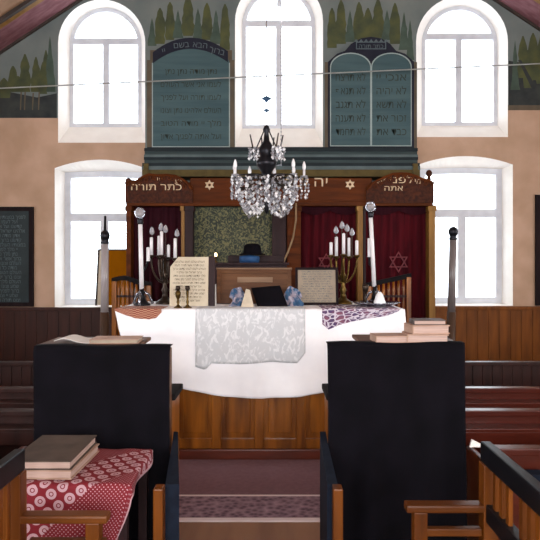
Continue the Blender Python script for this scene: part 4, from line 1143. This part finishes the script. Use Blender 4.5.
# ------------------------------------------------------------------ side table with red printed cloth and two thick books
tz = .742; ux0, ux1, uy0, uy1 = -1.03, -.575, 2.44, 2.90
st = thing('side_table', ((ux0 + ux1) / 2, (uy0 + uy1) / 2, 0), 'small wooden table hidden under the red printed cloth', 'table')
bm = BM(); box(bm, ux0, ux1, uy0, uy1, tz - .03, tz - .003, .004); obj('tabletop', bm, 'oak', st)
for a in (ux0 + .03, ux1 - .03):
    for b in (uy0 + .03, uy1 - .03):
        bm = BM(); box(bm, a - .02, a + .02, b - .02, b + .02, 0, tz - .03, .003); obj('leg', bm, 'ark_dark', st)
fh, sr = .42, .05
def redfn(u, v):
    a = ux0 - .02 + (ux1 - ux0 + .02 + sr) * u; b = (uy1 - uy0 + fh) * v
    ox = max(0, a - ux1); yy = uy1 - b; oy = max(0, uy0 - yy)
    x = min(a, ux1); y = max(yy, uy0)
    z = tz + .002
    if ox > 0: x += .008 + .012 * math.sin(v * 14) * ox / sr; z -= ox
    if oy > 0:
        y -= .008 + .012 * math.sin(u * 15 + 1) * min(1, oy / .2); z -= oy * (1 if not ox else 1)
        x -= .13 * max(0, u - .55) * oy / fh * 2
        if ox > 0: y -= ox * .4
    else: z += .004 * math.sin(u * 11 + v * 5) ** 2
    return (x, y, z)
tag(sheet('printed_cloth', redfn, 70, 70, 'red_print', None, .003, lambda u, v: ((u - .5) * (ux1 - ux0 + .07), (.45 - v) * (uy1 - uy0 + fh))), 'red cloth printed with white discs under the two thick books', 'cloth')
zb = tz + .009
book(-.945, 2.665, zb, .262, .37, .038, -.03, 'cover_tan', 'pages', 'thick pale book under the grey one on red printed cloth')
book(-.952, 2.665, zb + .039, .258, .375, .038, .0, 'cover_grey', 'pages', 'thick grey covered book on top of the pale one on red cloth')

# ------------------------------------------------------------------ slatted settles in the near corners
def settle(xb, xf, ye, side, label, zl):
    """backrest in the plane x = xb running towards the viewer from y = ye, facing the aisle; side = +1 when the seat lies towards -x"""
    s = -side
    t = thing('slatted_settle', (xb, ye - .6, 0), label, 'bench')
    yn = ye - 1.25
    bm = BM(); box(bm, xb - .02, xb + .02, yn, ye + .03, .865, .945, .006); obj('top_rail', bm, 'black_paint', t)
    bm = BM(); box(bm, xb - .02, xb + .02, yn, ye, zl, zl + .07, .005); obj('lower_rail', bm, 'black_paint', t)
    for yy in (ye - .005, yn + .03):
        bm = BM(); box(bm, xb - .028, xb + .028, yy - .03, yy + .03, 0, .868, .005); obj('post', bm, 'oak_dark', t)
    k = 0; yy = ye - .085
    while yy > yn + .08:
        bm = BM(); box(bm, xb - .008, xb + .008, yy - .015, yy + .015, zl + .055, .875, .003); obj('slat', bm, 'oak_dark', t)
        yy -= .062 if k % 3 != 2 else .115; k += 1
    bm = BM(); box(bm, min(xb, xf), max(xb, xf), yn, ye, .41, .45, .008); obj('seat', bm, 'oakx', t)
    for yy in (ye - .005, yn + .03):
        bm = BM(); 
        x0_, x1_ = min(xb + s * .02, xf), max(xb + s * .02, xf)
        box(bm, x0_, x1_, yy - .03, yy + .03, .685, .715, .008); obj('armrest', bm, 'oakx', t)
        bm = BM(); box(bm, x0_ + .03, x1_ - .01, yy - .016, yy + .016, .59, .62, .005); obj('arm_rail', bm, 'oakx', t)
        xp = xf - s * .055
        bm = BM(); box(bm, xp - .026, xp + .026, yy - .026, yy + .026, 0, .687, .005); obj('arm_post', bm, 'oak_dark', t)
settle(.848, .525, 2.335, 1, 'slatted wooden settle with dark top rail in front of the reddish pews', .65)
settle(-.945, -.60, 2.24, -1, 'slatted wooden settle in the corner beside the red printed cloth', .47)

# ------------------------------------------------------------------ pews
def pew(x0, x1, y, h, ledge, label, planks, m):
    t = thing('pew', ((x0 + x1) / 2, y, 0), label, 'pew', 'pews beside the aisle')
    bm = BM()
    if planks:
        x = x0
        while x < x1 - .01:
            e = min(x + .09, x1); box(bm, x + .002, e - .002, y, y + .025, .06, h - .03, .004); x = e
    else: box(bm, x0, x1, y, y + .025, .06, h - .03)
    obj('backrest', bm, m, t)
    bm = BM(); box(bm, x0, x1, y - .03, y + .045, h - .035, h, .006); obj('top_rail', bm, m, t)
    bm = BM(); box(bm, x0 + .03, x1 - .03, y + .025, y + .40, .40, .43, .005); obj('seat', bm, m, t)
    if ledge:
        bm = BM(); box(bm, x0 + .03, x1 - .03, y - .12, y, ledge - .022, ledge, .004); obj('book_ledge', bm, m, t)
        bm = BM(); box(bm, x0 + .03, x1 - .03, y - .118, y - .098, ledge - .1, ledge - .02, .003); obj('ledge_rail', bm, m, t)
    for x in (x0, x1 - .035):
        bm = BM(); box(bm, x, x + .035, y - .03, y + .42, 0, .62, .01); obj('end_panel', bm, m, t)
for s, x0, x1, who in ((1, 1.12, 3.5, 'in the block below amber wainscot'), (-1, -3.7, -1.36, 'in the block below dark wainscot')):
    pew(x0, x1, 5.45, .745, None, 'dark plank backed pew farthest from viewer ' + who, True, 'pew_dark')
    pew(x0, x1, 4.33, .745, .66, ('reddish' if s > 0 else 'dark brown') + ' wooden pew, second from the back ' + who, False, 'pew' if s > 0 else 'pew_dark')
    pew(x0, x1, 3.68, .745, .66, ('reddish' if s > 0 else 'dark brown') + ' wooden pew, third from the back ' + who, False, 'pew' if s > 0 else 'pew_dark')
    pew(x0 - .02 if s > 0 else x0, x1, 2.95, .74, .60, 'reddish wooden pew nearest the slatted settle ' + who, False, 'pew')
crumple_z = .74
bm = BM()
c = P(478, 440, 2.93); ps = [Vector((c.x - .035, 2.945, .7405)), Vector((c.x + .045, 2.945, .7405)), Vector((c.x + .03, 2.97, .748)), Vector((c.x - .02, 2.955, .775))]
quad_slab(bm, ps, .012)
tag(obj('paper_scrap', bm, 'paper_white'), 'small crumpled white paper on the pew rail near the settle', 'paper')
bm = BM(); 
for k in range(5): box(bm, 1.2, 1.34 - .006 * k, 2.84, 2.94 - .004 * k, .6005 + .008 * k, .6075 + .008 * k, .003)
tag(obj('folded_cloth', bm, 'navy'), 'small dark blue folded cloth on the pew ledge near the settle', 'cloth')

# ------------------------------------------------------------------ sky and added window fill
world = bpy.data.worlds.new('sky'); sc.world = world; world.use_nodes = True
bg = world.node_tree.nodes['Background']; bg.inputs[0].default_value = (.93, .97, 1, 1); bg.inputs[1].default_value = 5.5
def area(name, loc, rot, sx, sy, power, col=(1, 1, 1)):
    l = bpy.data.lights.new(name, 'AREA'); l.shape = 'RECTANGLE'; l.size = sx; l.size_y = sy; l.energy = power; l.color = col
    o = bpy.data.objects.new(name, l); COL.objects.link(o); o.location = loc; o.rotation_euler = rot
    return o
for i, (a, b) in enumerate(SIDE):  # area lights outside the added side windows brighten the room
    area('window_fill', (XL - .4, (a + b) / 2, 2.3), (0, -PI / 2, 0), 2.0, 1.6, 70, (.95, .97, 1))
    area('window_fill', (XR + .4, (a + b) / 2, 2.3), (0, PI / 2, 0), 2.0, 1.6, 100, (1, .96, .92))
for a, b in REAR:  # added rear windows: fill light on the front faces
    area('window_fill', ((a + b) / 2, YN - .4, 2.55), (PI / 2, 0, 0), 1.8, 2.7, 280, (1, .97, .95))

# ------------------------------------------------------------------ camera
cam = bpy.data.cameras.new('camera'); co = bpy.data.objects.new('camera', cam); COL.objects.link(co)
co.location = (0, 0, EYE); co.rotation_euler = (PI / 2, 0, 0)
cam.sensor_width = 36; cam.lens = 36 * F / 540; cam.shift_y = -(270 - VY) / 540; cam.clip_start = .05
sc.camera = co
vs = sc.view_settings; sc.display_settings.display_device = 'sRGB'
vs.view_transform = 'Standard'; vs.look = 'None'; vs.exposure = 0; vs.gamma = 1; vs.use_curve_mapping = False
sc.cycles.max_bounces = 8; sc.cycles.transparent_max_bounces = 24; sc.cycles.caustics_reflective = False; sc.cycles.caustics_refractive = False
